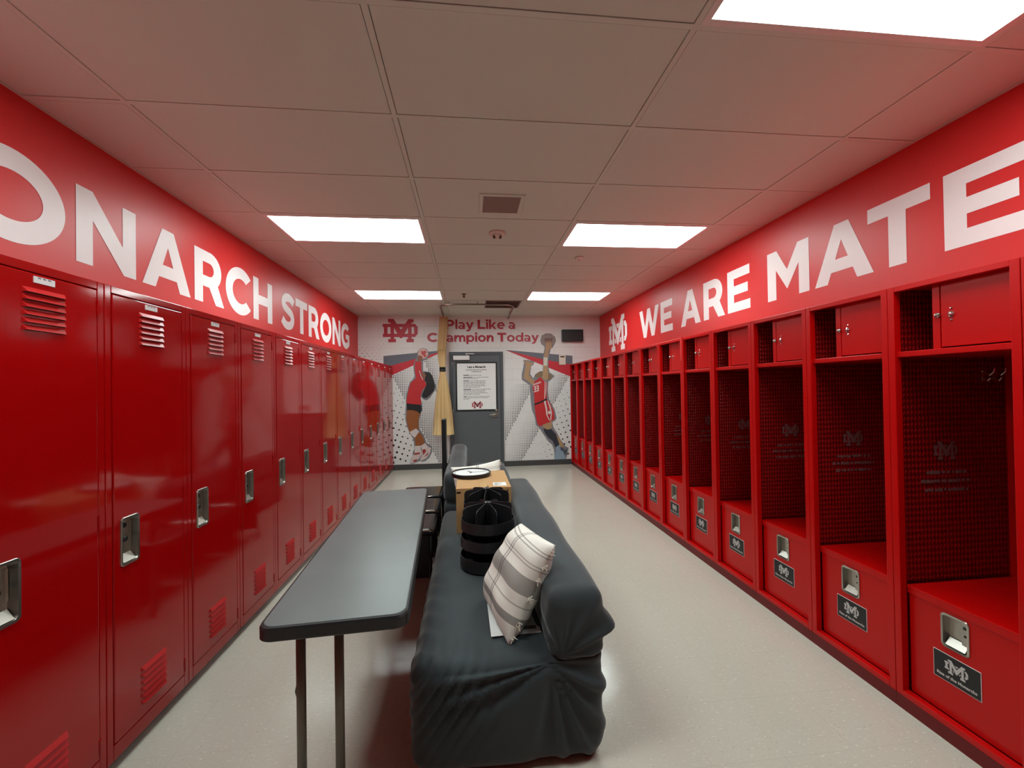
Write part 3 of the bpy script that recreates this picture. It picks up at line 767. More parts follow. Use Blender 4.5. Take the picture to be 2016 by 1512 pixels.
fig('player_mural', 'printed volleyball player in a red long-sleeved top stretching up beside the curtain', -1.4108, .0016471, -.000023, 2.4842, -.0000325, -.0016735, [
 ('outline', 'mu_halo', 2, [[(285, 190), (310, 155), (350, 140), (395, 155), (415, 190), (412, 235), (390, 270), (352, 285), (350, 330), (352, 395), (380, 398), (420, 405), (458, 450), (474, 510), (498, 560), (488, 600), (455, 650), (425, 695), (385, 720), (350, 704), (330, 682), (325, 700), (340, 760), (342, 820), (322, 880), (306, 960), (314, 1030), (362, 1105), (388, 1185), (432, 1212), (455, 1250), (446, 1300), (420, 1350), (380, 1385), (340, 1395), (318, 1382), (290, 1395), (240, 1417), (208, 1412), (212, 1380), (240, 1330), (236, 1295), (256, 1250), (246, 1150), (205, 1080), (176, 1010), (156, 930), (157, 820), (162, 760), (165, 680), (182, 595), (206, 520), (242, 480), (256, 450), (248, 390), (244, 330), (262, 280), (283, 250)]], 'grey outline'),
 ('ball', 'mu_ballw', 4, [ell(350, 202, 55, 56)], 'pink and white ball'),
 ('ball_panel', 'mu_ballr', 5, [[(330, 170), (352, 178), (372, 168), (392, 186), (372, 206), (392, 232), (368, 244), (350, 222), (332, 204)], [(318, 218), (340, 232), (352, 252), (330, 248)]], None),
 ('hand', 'mu_skin_face', 6, [[(300, 222), (320, 228), (342, 250), (346, 272), (328, 288), (296, 286), (290, 252)]], None),
 ('leg', 'mu_skin_brown', 3, [[(175, 815), (240, 815), (320, 858), (304, 930), (300, 960), (302, 1035), (270, 1040), (205, 1068), (182, 1000), (168, 920)], [(256, 1118), (304, 1062), (346, 1108), (372, 1188), (326, 1224), (272, 1218)]], None),
 ('shorts', 'mu_shorts', 4, [[(172, 745), (320, 758), (336, 790), (336, 830), (318, 868), (288, 842), (236, 826), (174, 826)]], None),
 ('jersey', 'mu_jersey', 5, [[(262, 292), (310, 285), (334, 300), (332, 370), (346, 440), (362, 492), (382, 530), (385, 556), (345, 604), (322, 680), (336, 752), (320, 766), (240, 760), (170, 750), (175, 680), (195, 590), (215, 527), (255, 490), (274, 470), (262, 400), (259, 340)]], None),
 ('jersey_piping', 'mu_pad', 6, [[(306, 392), (312, 390), (330, 445), (352, 490), (346, 494), (324, 450)]], None),
 ('face', 'mu_skin_face', 6, [[(328, 424), (346, 412), (366, 405), (382, 430), (376, 472), (360, 490), (346, 478), (350, 466), (336, 452), (340, 440)]], None),
 ('hair', 'mu_hair', 7, [[(362, 408), (420, 407), (455, 450), (471, 512), (484, 560), (470, 612), (428, 660), (386, 695), (348, 688), (338, 662), (368, 592), (385, 552), (386, 520), (366, 500), (374, 470), (382, 440)]], None),
 ('knee_pad', 'mu_pad', 4, [[(202, 1066), (274, 1028), (308, 1064), (262, 1128), (228, 1104)]], None),
 ('sock', 'mu_pad', 4, [[(260, 1220), (326, 1217), (328, 1285), (258, 1305)], [(325, 1218), (376, 1188), (402, 1226), (345, 1265)]], None),
 ('shoe', 'mu_shoe', 5, [[(243, 1325), (262, 1290), (330, 1272), (342, 1312), (302, 1362), (250, 1406), (214, 1408), (216, 1384)], [(334, 1258), (352, 1262), (402, 1224), (440, 1246), (426, 1302), (386, 1356), (332, 1384), (318, 1360), (344, 1318)]], None),
 ('shoe_trim', 'mu_shoe_red', 6, [[(250, 1300), (318, 1290), (316, 1308), (256, 1318)], [(246, 1376), (286, 1362), (280, 1384), (240, 1398)], [(342, 1262), (378, 1256), (384, 1282), (352, 1322)], [(360, 1346), (412, 1284), (402, 1318)]], None)])
fig('player_mural', 'printed basketball player in red jersey and shorts reaching up right of the door', .8414, .0018156, -.00003, 2.6719, -.0000324, -.0017899, [
 ('outline', 'mu_halo', 2, [[(288, 165), (303, 112), (350, 86), (405, 90), (446, 125), (456, 165), (437, 208), (420, 240), (398, 255), (388, 310), (374, 360), (374, 430), (385, 500), (415, 522), (442, 543), (405, 580), (374, 604), (368, 680), (374, 770), (402, 830), (440, 895), (462, 990), (450, 1012), (417, 1032), (424, 1080), (462, 1140), (505, 1220), (555, 1290), (590, 1308), (577, 1380), (558, 1436), (438, 1436), (436, 1330), (412, 1270), (376, 1240), (336, 1182), (296, 1122), (272, 1082), (242, 1062), (230, 980), (200, 900), (190, 830), (185, 760), (176, 680), (176, 640), (138, 614), (92, 582), (92, 520), (108, 460), (117, 402), (108, 374), (150, 372), (226, 388), (216, 420), (192, 440), (182, 520), (213, 568), (236, 522), (288, 490), (314, 492), (320, 400), (316, 330), (334, 250), (330, 222), (300, 204)]], 'grey outline'),
 ('ball', 'mu_ballg', 3, [ell(371, 152, 76, 60)], 'grey brown ball'),
 ('ball_panel', 'mu_ballbrown', 4, [[(330, 140), (420, 136), (416, 180), (392, 196), (342, 196)]], None),
 ('raised_arm', 'mu_skin_tan', 5, [[(344, 240), (346, 180), (354, 168), (360, 195), (366, 168), (374, 172), (376, 196), (392, 164), (400, 168), (394, 200), (410, 182), (416, 188), (402, 222), (424, 232), (398, 250), (380, 262), (368, 330), (362, 430), (372, 500), (374, 560), (350, 592), (308, 572), (318, 500), (324, 420), (326, 340), (340, 272)]], None),
 ('wristband', 'mu_band', 6, [[(322, 345), (366, 345), (362, 432), (322, 432)]], None),
 ('bent_arm', 'mu_skin_tan', 5, [[(114, 382), (124, 380), (132, 404), (140, 380), (150, 378), (154, 404), (164, 384), (174, 386), (176, 408), (190, 398), (214, 404), (196, 424), (178, 470), (168, 532), (196, 570), (228, 592), (216, 644), (165, 602), (114, 566), (124, 490), (134, 430)]], None),
 ('head', 'mu_hair_tan', 4, [[(238, 530), (268, 500), (314, 494), (312, 545), (268, 562), (244, 556)]], None),
 ('hair_knot', 'mu_hair_tan', 4, [[(366, 508), (412, 535), (402, 570), (380, 584), (366, 570)]], None),
 ('jersey', 'mu_jersey', 5, [[(224, 604), (262, 574), (290, 554), (312, 576), (332, 602), (361, 602), (357, 780), (330, 797), (226, 842), (222, 742), (206, 664)]], None),
 ('jersey_stripe', 'mu_pad', 6, [[(334, 600), (340, 600), (337, 785), (330, 788)], [(350, 602), (355, 602), (352, 690), (346, 770), (344, 700)]], None),
 ('jersey_number', 'mu_pad', 6, [[(216, 654), (242, 646), (244, 708), (220, 718), (219, 706), (234, 698), (233, 684), (222, 688), (221, 676), (232, 672), (231, 658), (218, 664)], [(246, 646), (270, 638), (272, 700), (248, 710), (247, 698), (261, 692), (260, 676), (250, 680), (249, 668), (260, 664), (259, 650), (247, 656)]], None),
 ('jersey_lettering', 'mu_pad', 6, [[(212 + i * 12, 628 - i * 4.4), (220 + i * 12, 624 - i * 4.4), (221 + i * 12, 642 - i * 4.4), (213 + i * 12, 646 - i * 4.4)] for i in range(7)], None),
 ('waistband', 'mu_shorts', 7, [[(222, 838), (290, 812), (356, 778), (360, 796), (296, 828), (226, 854)]], None),
 ('shorts', 'mu_jersey', 6, [[(226, 852), (296, 826), (362, 792), (392, 832), (432, 922), (440, 996), (390, 1032), (330, 1052), (280, 1080), (254, 1040), (238, 950)]], None),
 ('shorts_stripe', 'mu_pad', 7, [[(324, 802), (342, 796), (362, 900), (366, 962), (394, 1024), (376, 1006), (350, 950), (346, 900)], [(362, 796), (374, 812), (398, 870), (412, 936), (402, 1022), (394, 1000), (400, 936), (386, 880)], ell(384, 930, 16, 18, 14)], None),
 ('leg', 'mu_skin_tan', 4, [[(312, 1050), (412, 1018), (408, 1095), (368, 1114), (322, 1104)], [(455, 1160), (480, 1190), (520, 1250), (540, 1300), (510, 1310), (480, 1250)]], None),
 ('leg_sleeve', 'mu_sleeve', 5, [[(318, 1094), (368, 1112), (402, 1104), (456, 1162), (492, 1272), (450, 1302), (418, 1232), (368, 1192), (334, 1142)]], None),
 ('sock', 'mu_skyshoe', 5, [[(448, 1302), (492, 1272), (514, 1330), (458, 1352)]], None),
 ('rear_shoe', 'mu_darkshoe', 5, [[(500, 1296), (524, 1300), (548, 1330), (576, 1312), (566, 1372), (540, 1392), (506, 1340)]], None),
 ('shoe', 'mu_skyshoe', 6, [[(440, 1362), (470, 1322), (526, 1340), (556, 1400), (550, 1436), (440, 1436)]], None)])

# door
FX0, FX1, FT = -.363, .640, 2.158; DX0, DX1, DT = -.307, .584, 2.100
bm = BM(); box(bm, FX0, DX0, YB - .035, YB, 0, FT); box(bm, DX1, FX1, YB - .035, YB, 0, FT); box(bm, DX0, DX1, YB - .035, YB, DT, FT)
d1 = struct('door_1', bm, M['framegrey'], 'grey steel door with its frame in the white block wall')
bm = BM(); box(bm, DX0 + .003, DX1 - .003, YB - .026, YB - .002, .008, DT - .003); obj('door_leaf', bm, M['doorgrey'], d1, bevel=.002)
for z in (1.93, 1.05, .25):
    bm = BM(); tube(bm, [(DX0 + .003, YB - .036, z - .055), (DX0 + .003, YB - .036, z + .055)], .007, 10); obj('hinge', bm, M['steel'], d1, smooth=True)
bm = BM(); hx, hz = .475, .985
box(bm, hx - .055, hx + .06, YB - .034, YB - .026, hz - .05, hz + .035)
tube(bm, [(hx + .02, YB - .034, hz), (hx + .02, YB - .075, hz), (hx + .0, YB - .085, hz), (hx - .10, YB - .085, hz - .005)], .010, 10)
lathe(bm, [(.026, 0), (.026, .012), (.016, .02), (.0001, .022)], seg=20, mat=Matrix.Translation((hx + .025, YB - .034, hz + .075)) @ Matrix.Rotation(PI / 2, 4, 'X'))
obj('lever_handle', bm, M['steel'], d1, smooth=False)
bm = BM(); box(bm, -.285, .015, YB - .085, YB - .027, 2.005, 2.085); tube(bm, [(-.02, YB - .06, 2.09), (-.06, YB - .12, 2.115), (.10, YB - .055, 2.118)], .008, 8)
obj('door_closer', bm, M['lightframe'], d1, bevel=.004)
# poster on the door
t = thing('poster', 'black framed white notice with printed lines hanging on the grey door', 'poster', (.140, YB - .0275, 1.513))
pw, ph = .765, .905
bm = BM(); fw = .022
box(bm, -pw / 2, pw / 2, -.016, 0, ph / 2 - fw, ph / 2); box(bm, -pw / 2, pw / 2, -.016, 0, -ph / 2, -ph / 2 + fw)
box(bm, -pw / 2, -pw / 2 + fw, -.016, 0, -ph / 2 + fw, ph / 2 - fw); box(bm, pw / 2 - fw, pw / 2, -.016, 0, -ph / 2 + fw, ph / 2 - fw)
obj('poster_frame', bm, M['black_matte'], t)
bm = BM(); box(bm, -pw / 2 + fw, pw / 2 - fw, -.008, -.002, -ph / 2 + fw, ph / 2 - fw)
sheet = obj('sheet', bm, M['paper'], t)
bm = BM()
def line_at(b_, x, z, width_center=False):
    for v in b_.verts: v.co = Vector((v.co.x + x, -.0085, v.co.y + z))
    bmesh.ops.reverse_faces(b_, faces=[f_ for f_ in b_.faces if f_.normal.y > 0])
    return b_
merge(bm, line_at(text_bm('I am a Monarch', .34, .0016), .0, .345), 0)
rnd = random.Random(3)
def bars(z, x0, x1, h_, mi):
    x = x0
    while x < x1:
        wd = min(rnd.uniform(.018, .06), x1 - x); poly(bm, [(x, -.0086, z), (x + wd, -.0086, z), (x + wd, -.0086, z + h_), (x, -.0086, z + h_)], mi); x += wd + .009
bars(.300, -.195, .195, .012, 1); bars(.268, -.09, .09, .012, 1)
for z, x1, head in [(.205, .09, .10), (.165, .22, .16), (.140, .02, 0), (.100, .17, .10), (.076, .16, 0), (.052, .17, 0), (.028, .15, 0), (.004, .17, 0), (-.020, .06, 0),
                    (-.058, .26, .14), (-.082, .16, 0), (-.106, .15, 0), (-.130, .21, 0), (-.154, .06, 0), (-.192, .24, .05), (-.216, .21, 0), (-.240, -.14, 0)]:
    bars(z, -.245, x1, .008, 1)
    if head: poly(bm, [(-.245, -.0087, z - .002), (-.245 + head, -.0087, z - .002), (-.245 + head, -.0087, z + .011), (-.245, -.0087, z + .011)], 0)
emblem(bm, lambda u_, v_, k: (.005 + u_ * 1.1, -.0085 - .0004 * k, -.345 + v_), .125, [('D', 0, 2), ('M', 16, 3), ('M', 0, 2), ('M', -20, 0)])
obj('print', bm, [M['black_vinyl'], M['ink'], M['crimson'], M['paper']], sheet)
# black speaker box and small cream intercom
t = thing('wall_speaker', 'black rectangular box mounted high on the block wall at the right', 'speaker', (1.973, YB, 2.452))
bm = BM(); box(bm, -.202, .202, -.10, 0, -.113, .113); obj('cabinet', bm, M['black_plastic'], t, bevel=.008)
bm = BM(); box(bm, -.190, .190, -.106, -.099, -.101, .101); obj('grille', bm, M['black_matte'], t, bevel=.004)
t = thing('intercom', 'small cream intercom plate on the grey band below the black box', 'intercom', (1.778, YB, 1.995))
bm = BM(); box(bm, -.064, .064, -.022, -.004, -.094, .094); obj('plate', bm, M['cream'], t, bevel=.005)
bm = BM(); lathe(bm, [(.042, 0), (.042, .003)], seg=24, mat=Matrix.Translation((0, -.022, -.025)) @ Matrix.Rotation(PI / 2, 4, 'X')); obj('sound_hole', bm, M['offwhite'], t)
bm = BM(); box(bm, -.04, .04, -.026, -.021, .045, .072); obj('name_strip', bm, M['brass'], t)

# ------------------------------------------------------------------ ceiling fittings
t = thing('ceiling_speaker', 'square recessed speaker grille in the ceiling ahead of the camera', 'speaker', (.254, 3.02, H))
bm = BM(); a = .162
for q in ((-a, a, -a, -a + .028), (-a, a, a - .028, a), (-a, -a + .028, -a + .028, a - .028), (a - .028, a, -a + .028, a - .028)): box(bm, *q, -.008, .004)
obj('frame', bm, M['ceil'], t, bevel=.002)
bm = BM(); box(bm, -a + .028, a - .028, -a + .028, a - .028, -.004, .003); obj('grille', bm, M['grille'], t)
t = thing('smoke_detector', 'round white detector with two small lamps on the ceiling beyond the speaker grille', 'detector', (.262, 3.58, H))
bm = BM(); lathe(bm, [(.073, 0), (.074, -.014), (.066, -.020), (.030, -.022)], seg=36); obj('base_ring', bm, M['offwhite'], t, smooth=False)
bm = BM(); lathe(bm, [(.040, -.021), (.034, -.042), (.020, -.050), (.0001, -.051)], seg=30); obj('dome', bm, M['offwhite'], t, smooth=True)
for sx in (-1, 1):
    bm = BM(); lathe(bm, [(.011, -.03), (.011, -.054), (.0001, -.058)], (sx * .026, -.018, 0), seg=14); obj('lamp_head', bm, M['brass'], t)
t = thing('smoke_detector', 'small plain white ceiling disc near the right middle light panel', 'detector', (1.165, 4.21, H))
bm = BM(); lathe(bm, [(.046, 0), (.045, -.012), (.026, -.024), (.0001, -.026)], seg=30); obj('cover', bm, M['offwhite'], t, smooth=True)
bm = BM(); lathe(bm, [(.008, -.022), (.007, -.029), (.0001, -.030)], seg=12); obj('indicator', bm, M['brass'], t)
t = thing('sprinkler', 'dark sprinkler head on the ceiling in front of the curtain rail', 'sprinkler', (-.055, 5.94, H))
bm = BM(); lathe(bm, [(.034, 0), (.030, -.008), (.0001, -.009)], seg=24); obj('escutcheon', bm, M['brass'], t)
bm = BM(); lathe(bm, [(.010, -.006), (.009, -.03), (.020, -.045), (.021, -.048), (.0001, -.049)], seg=18); obj('head', bm, M['brass'], t)
t = thing('air_vent', 'dark square air vent in the ceiling above the curtain rail', 'vent', (.555, GY0 + GY * 9.5, H))
bm = BM(); a = .285
for q in ((-a, a, -a, -a + .02), (-a, a, a - .02, a), (-a, -a + .02, -a + .02, a - .02), (a - .02, a, -a + .02, a - .02)): box(bm, *q, -.006, .003)
obj('frame', bm, M['vent'], t)
bm = BM()
for i in range(14): rot_box(bm, -a + .02, a - .02, -.012, .012, -.001, .001, Matrix.Translation((0, -a + .04 + i * .0385, -.003)) @ Matrix.Rotation(.6, 4, 'X'))
box(bm, -a + .02, a - .02, -a + .02, a - .02, .0, .003, 1)
obj('blade', bm, [M['vent'], M['gap']], t)
# curtain rail and tied curtain
t = thing('curtain_rail', 'bent metal curtain rail hanging under the ceiling in front of the door', 'rail', (0, 0, 0))
pts = [(.75, YB - .01, 2.785), (.735, 6.68, 2.785)]
for i in range(1, 7):
    a = PI / 2 * i / 6; pts.append((.735 - .21 * (1 - math.cos(a)), 6.68 - .23 * math.sin(a), 2.785))
pts += [(-.20, 6.45, 2.785)]
for i in range(1, 7):
    a = PI / 2 * i / 6; pts.append((-.24 - .20 * math.sin(a), 6.68 - .23 * math.cos(a), 2.785))
pts += [(-.445, YB - .01, 2.785)]
bm = BM(); tube(bm, pts, .014, 12); obj('rail', bm, M['rail'], t, smooth=True)
for x, y in ((.15, 6.45), (.745, 7.3), (-.443, 7.0), (-.30, 6.49), (.58, 6.49)):
    bm = BM(); tube(bm, [(x, y, 2.785), (x, y, H)], .006, 8); obj('ceiling_clip', bm, M['rail'], t)
t = thing('curtain', 'tied beige curtain hanging left of the grey door', 'curtain', (-.45, 7.48, 0))
def cloth(rows, nf, ph=0.):
    """gathered bundle: rows of (z, centre x, half width, half depth, fold amplitude)"""
    bm = BM(); N = 96; rings = []
    for z, cx, hw, hd, am in rows:
        rg = []
        for i in range(N):
            a = 2 * PI * i / N; fo = 1 + am * math.sin(nf * a + ph + .9 * math.sin(3 * a)) + .4 * am * math.sin(2.3 * nf * a)
            rg.append(bm.verts.new((cx + hw * math.cos(a) * fo, hd * math.sin(a) * fo, z)))
        rings.append(rg)
    for a, b in zip(rings, rings[1:]):
        for i in range(N): bm.faces.new((a[i], a[(i + 1) % N], b[(i + 1) % N], b[i]))
    bm.faces.new(rings[0]); bm.faces.new(rings[-1][::-1])
    return bm
obj('header', cloth([(2.768, .012, .070, .045, .10), (2.6, .005, .070, .05, .14), (2.35, -.02, .070, .05, .16), (2.165, -.03, .068, .05, .16)], 9), M['curtain_head'], t, smooth=True)
obj('drape', cloth([(2.17, -.032, .066, .050, .16), (2.0, -.028, .056, .045, .15), (1.87, -.02, .047, .038, .12), (1.80, -.018, .045, .036, .10), (1.70, -.018, .056, .045, .14), (1.5, -.018, .082, .055, .2),
     (1.25, -.02, .108, .07, .24), (.95, -.022, .128, .08, .27), (.655, -.025, .142, .09, .28)], 8, .6), M['curtain'], t, smooth=True)
obj('tie_band', cloth([(1.865, -.019, .053, .045, .02), (1.785, -.018, .053, .045, .02)], 8), M['black_matte'], t, smooth=True)

# ------------------------------------------------------------------ folding table
TZ = .725
t = thing('folding_table', 'long narrow grey folding table with black edge beside the sofa', 'table', (-.503, 2.292, 0), .060)
tw, tl = .472, 1.787
bm = BM(); rr = round_rect(tw, tl, .045, 7)
for z0, z1, ins0, ins1, mi in ((TZ - .012, TZ, 0, .007, 0),):
    pass
def loft(bm, layers, mi_fn):
    prev = None
    for k, (ins, z) in enumerate(layers):
        ring = [bm.verts.new((x * (1 - 2 * ins / tw), y * (1 - 2 * ins / tl), z)) for x, y in rr]
        if prev:
            for i in range(len(ring)): bm.faces.new((prev[i], prev[(i + 1) % len(ring)], ring[(i + 1) % len(ring)], ring[i])).material_index = mi_fn(k)
        else: bm.faces.new(ring[::-1]).material_index = mi_fn(0)
        prev = ring
    bm.faces.new(prev).material_index = mi_fn(len(layers))
loft(bm, [(.004, TZ - .046), (0, TZ - .042), (0, TZ - .008), (.003, TZ - .002), (.009, TZ)], lambda k: 0)
obj('edge', bm, M['tableedge'], t)
bm = BM(); loft(bm, [(.010, TZ - .004), (.010, TZ + .0006), (.012, TZ + .0012)], lambda k: 0); obj('top', bm, M['tabletop'], t)
def legset(sy):
    y = sy * (tl / 2 - (.155 if sy < 0 else .21))
    for x in (-.150, -.021):
        bm = BM(); tube(bm, [(x, y, TZ - .045), (x, y, .012)], .0160, 14); l_ = obj('leg', bm, M['bronze'], t, smooth=True)
        bm = BM(); lathe(bm, [(.019, 0), (.019, .03), (.016, .035)], (x, y, 0), seg=14); obj('foot_cap', bm, M['foot'], l_)
    bm = BM(); box(bm, -.20, .20, y - .016, y + .016, TZ - .058, TZ - .044); obj('cross_rail', bm, M['bronze'], t)
    bm = BM(); tube(bm, [(-.086, y, TZ - .052), (-.086, y - sy * .36, TZ - .056)], .008, 8); obj('brace', bm, M['bronze'], t)
    bm = BM(); tube(bm, [(-.150, y + .016, .44), (-.167, y + .02, .43), (-.173, y + .02, .40), (-.167, y + .02, .375)], .005, 8); obj('lock_hook', bm, M['foot'], t)
legset(-1); legset(1)

# ------------------------------------------------------------------ sofas
def fold(a, k, sharp=2.2): return (abs(math.cos(a * k))) ** sharp
def near_seat(p, n):
    q = p.copy(); x, y, z = p.x, p.y, p.z
    # gently sagging seat
    if n.z > .5: q.z += -.012 * math.exp(-((x - .0) / .2) ** 2) * math.sin(PI * min(max((y - 1.58) / 2.07, 0), 1)) + .004 * math.sin(7 * x + 3 * y) * n.z
    # drag lines on the near face radiating from the pinch under the back rest
    if y < 1.80:
        cx, cz = .30, .40; dx, dz = x - cx, z - cz; r_ = math.hypot(dx, dz); a = math.atan2(dz, dx)
        amp = .020 * math.exp(-((r_ - .22) / .20) ** 2) * min(1, max(0, (1.80 - y) / .12))
        wv = fold(a, 7.5 + 1.3 * math.sin(3 * a), 5) - .3
        # second fan from the left seat corner
        c2x, c2z = -.10, .30; d2 = math.hypot(x - c2x, z - c2z); tdir = (x - c2x) * .60 + (z - c2z) * .80
        amp2 = .013 * math.exp(-(d2 / .16) ** 2) * min(1, max(0, (1.80 - y) / .12))
        q -= Vector((0, 1, 0)) * -1 * 0
        dd = amp * wv + amp2 * math.sin(tdir * 0 + ((x - c2x) * .80 - (z - c2z) * .60) * 150)
        q += n * dd if n.length else Vector((0, -dd, 0))
        q.y -= .012 * math.exp(-((x) / .25) ** 2 - ((z - .25) / .18) ** 2)
    # small creases on the rolled left edge
    if x < -.12 and y < 2.4:
        q += n * .007 * math.exp(-((x + .20) / .08) ** 2) * (fold(y * 14 + x * 10, 1.6, 6))
    return q
def near_back(p, n):
    q = p.copy(); x, y, z = p.x, p.y, p.z
    q += n * .004 * math.sin(9 * y + 6 * z)
    if y < 1.78:
        e = min(1, max(0, (1.78 - y) / .10))
        # gathered lower rim: folds sweeping down to the pinch and a knot on the outer side
        a = math.atan2(z - .43, x - .34)
        q += n * .014 * e * math.exp(-((z - .52) / .10) ** 2) * (fold(a, 6.5, 4) - .3)
        k = math.exp(-((z - .535) / .040) ** 2) * math.exp(-((x - .52) / .05) ** 2) * e
        q.x += .042 * k; q.z -= .012 * k
    return q
t = thing('sofa', 'near dark charcoal slipcovered sofa with its back to the open lockers', 'sofa', (0, 0, 0), group='slipcovered sofas')
SY0, SY1 = 1.585, 3.655
bm = BM(); puffy(bm, (-.243, SY0, .010), (.522, SY1, .425), (.075, .060, .075), (64, 70, 46), near_seat); obj('seat', bm, M['sofa'], t, smooth=True)
bm = BM(); puffy(bm, (.292, SY0 - .012, .39), (.524, SY1, .684), (.072, .055, .075), (30, 80, 34), near_back); obj('backrest', bm, M['sofa'], t, smooth=True)
for x in (-.19, .455):
    for y in (SY0 + .06, SY1 - .08):
        bm = BM(); lathe(bm, [(.022, 0), (.028, .04)], (x, y, 0), seg=14); obj('foot', bm, M['foot'], t)
t = thing('sofa', 'far dark charcoal slipcovered sofa beyond the cardboard box, back on the left side', 'sofa', (0, 0, 0), group='slipcovered sofas')
def soft(p, n):
    q = p.copy(); q += n * .004 * math.sin(8 * p.y + 5 * p.x); return q
FY0, FY1 = 3.90, 5.98
bm = BM(); puffy(bm, (-.255, FY0, .022), (.49, FY1, .42), .07, (30, 50, 22), soft); obj('seat', bm, M['sofa'], t, smooth=True)
bm = BM(); puffy(bm, (-.258, FY0, .38), (-.035, FY1, .690), (.085, .08, .09), (18, 50, 18), soft); obj('backrest', bm, M['sofa'], t, smooth=True)
for x in (-.20, .43):
    for y in (FY0 + .07, FY1 - .07):
        bm = BM(); lathe(bm, [(.022, 0), (.028, .04)], (x, y, 0), seg=14); obj('foot', bm, M['foot'], t)
ZS = .422   # seat height

# ------------------------------------------------------------------ pillows
def pillow(name, label, B, e1, e2, size, thick, group=None, w2=1., droop=0.):
    e1 = Vector(e1).normalized(); e2 = Vector(e2); e2 = (e2 - e1 * e2.dot(e1)).normalized(); nn = e2.cross(e1).normalized()
    t = thing(name, label, 'pillow', B, group=group)
    t.matrix_world = Matrix(((e2.x, e1.x, nn.x, B[0]), (e2.y, e1.y, nn.y, B[1]), (e2.z, e1.z, nn.z, B[2]), (0, 0, 0, 1)))
    # local x = e2, y = e1, z = normal
    bm = BM(); N = 34; h = size / 2; top = {}; bot = {}
    for i in range(N + 1):
        for j in range(N + 1):
            a, b = -1 + 2 * i / N, -1 + 2 * j / N
            th = thick / 2 * max(0, (1 - abs(a) ** 2.6)) ** .55 * max(0, (1 - abs(b) ** 2.6)) ** .55
            th *= 1 + .06 * math.sin(5 * a + 2 * b) + .05 * math.sin(11 * b + 3 * a * a)
            pinch = 1 - .085 * (1 - b * b) * abs(a) ** 3; pinch2 = 1 - .085 * (1 - a * a) * abs(b) ** 3
            x, y = a * h * w2 * pinch, b * h * pinch2
            fo = max(0, (a * .5 + .5)) ** 2 * max(0, (b * .5 + .5)) ** 2 * droop; x *= 1 - fo; y *= 1 - fo
            rim = max(abs(a), abs(b)) > .9999
            top[i, j] = bm.verts.new((x, y, th)); bot[i, j] = top[i, j] if rim else bm.verts.new((x, y, -th))
    for i in range(N):
        for j in range(N):
            bm.faces.new((top[i, j], top[i + 1, j], top[i + 1, j + 1], top[i, j + 1]))
            q = [bot[i, j], bot[i, j + 1], bot[i + 1, j + 1], bot[i + 1, j]]
            if len(set(q)) > 2: 
                try: bm.faces.new(q)
                except ValueError: pass
    obj('cushion', bm, M['plaid'], t, smooth=True)
    rnd = random.Random(5)
    for cy_ in (-.19, -.13, -.02, .06, .12, .19):
        bm = BM()
        for k in range(7):
            x0 = -h * w2 * (.97 - .085 * (1 - (cy_ / h) ** 2)) ; y0 = cy_ + rnd.uniform(-.010, .010)
            tube(bm, [(x0, y0, rnd.uniform(-.004, .004)), (x0 - .010, y0 + rnd.uniform(-.008, .008), rnd.uniform(-.008, .010)), (x0 - .020, y0 + rnd.uniform(-.014, .014), rnd.uniform(-.012, .016))], .0016, 5)
        obj('fringe_tuft', bm, M['fringe'], t)
    return t
pillow('throw_pillow', 'cream and grey plaid throw pillow leaning on the near sofa back', (.205, 1.905, .622), (.19, .02, .37), (-.11, .42, .00), .45, .19, 'plaid throw pillows', .90, .20)
pillow('throw_pillow', 'white plaid throw pillow sticking up behind the cardboard box and clock', (.075, 3.785, .562), (-.05, .10, .40), (-.44, .03, -.055), .46, .14, 'plaid throw pillows')
bm = BM(); box(bm, 0, .215, 0, .28, 0, .0015); box(bm, .13, .20, .03, .055, .0015, .0018, 1); box(bm, .03, .185, .08, .20, .0015, .0018, 2)
o = obj('paper_sheet', bm, [M['paper'], M['ink'], M['shadow_print']], None, (.077, 1.752, .4265)); o.rotation_euler = (0, 0, .02)
tag(o, 'white printed paper lying under the near plaid pillow', 'paper')

# ------------------------------------------------------------------ black tiered turntable organizers
def organizer(x, y, R_, label, rot):
    t = thing('desk_organizer', label, 'organizer', (x, y, ZS - .006), rot, 'black tiered turntable organizers')
    bm = BM(); lathe(bm, [(.10, 0), (.10, .008), (.06, .010)], seg=40); lathe(bm, [(.022, .008), (.022, .30)], seg=18); obj('pedestal', bm, M['black_plastic'], t)
    for z, hgt, rad in ((.012, .068, R_), (.128, .058, R_ * .975), (.226, .060, R_ * .95)):
        bm = BM(); lathe(bm, [(.0001, z), (rad, z), (rad, z + hgt), (rad - .004, z + hgt), (rad - .004, z + .005), (.0001, z + .005)], seg=56); tr = obj('tray', bm, M['black_plastic'], t)
        if z < .2:
            for k in range(3):
                bm = BM(); a = k * 2 * PI / 3 + .4; rot_box(bm, .02, rad - .006, -.0015, .0015, z + .005, z + .045, Matrix.Rotation(a, 4, 'Z')); obj('tray_divider', bm, M['black_plastic'], tr)
    # tall rounded dividers fanning round the top tier
    for k in range(8):
        a = k * PI / 4 + .2
        pr = [(.018, .218), (R_ * .93, .218), (R_ * .93, .335), (R_ * .93 - .008, .352), (R_ * .93 - .025, .360), (.05, .372), (.018, .372)]
        bm = BM(); prism(bm, [(px, -.0018, pz) for px, pz in pr], (0, .0036, 0)); bmesh.ops.transform(bm, matrix=Matrix.Rotation(a, 4, 'Z'), verts=bm.verts); obj('divider', bm, M['black_plastic'], t)
    bm = BM(); lathe(bm, [(.02, .21), (.02, .374), (.010, .380), (.0001, .381)], seg=20); obj('hub', bm, M['black_plastic'], t)
    return t
organizer(.100, 2.495, .168, 'black three-tier turntable organizer standing nearer on the sofa seat, beside the pillow', .1)
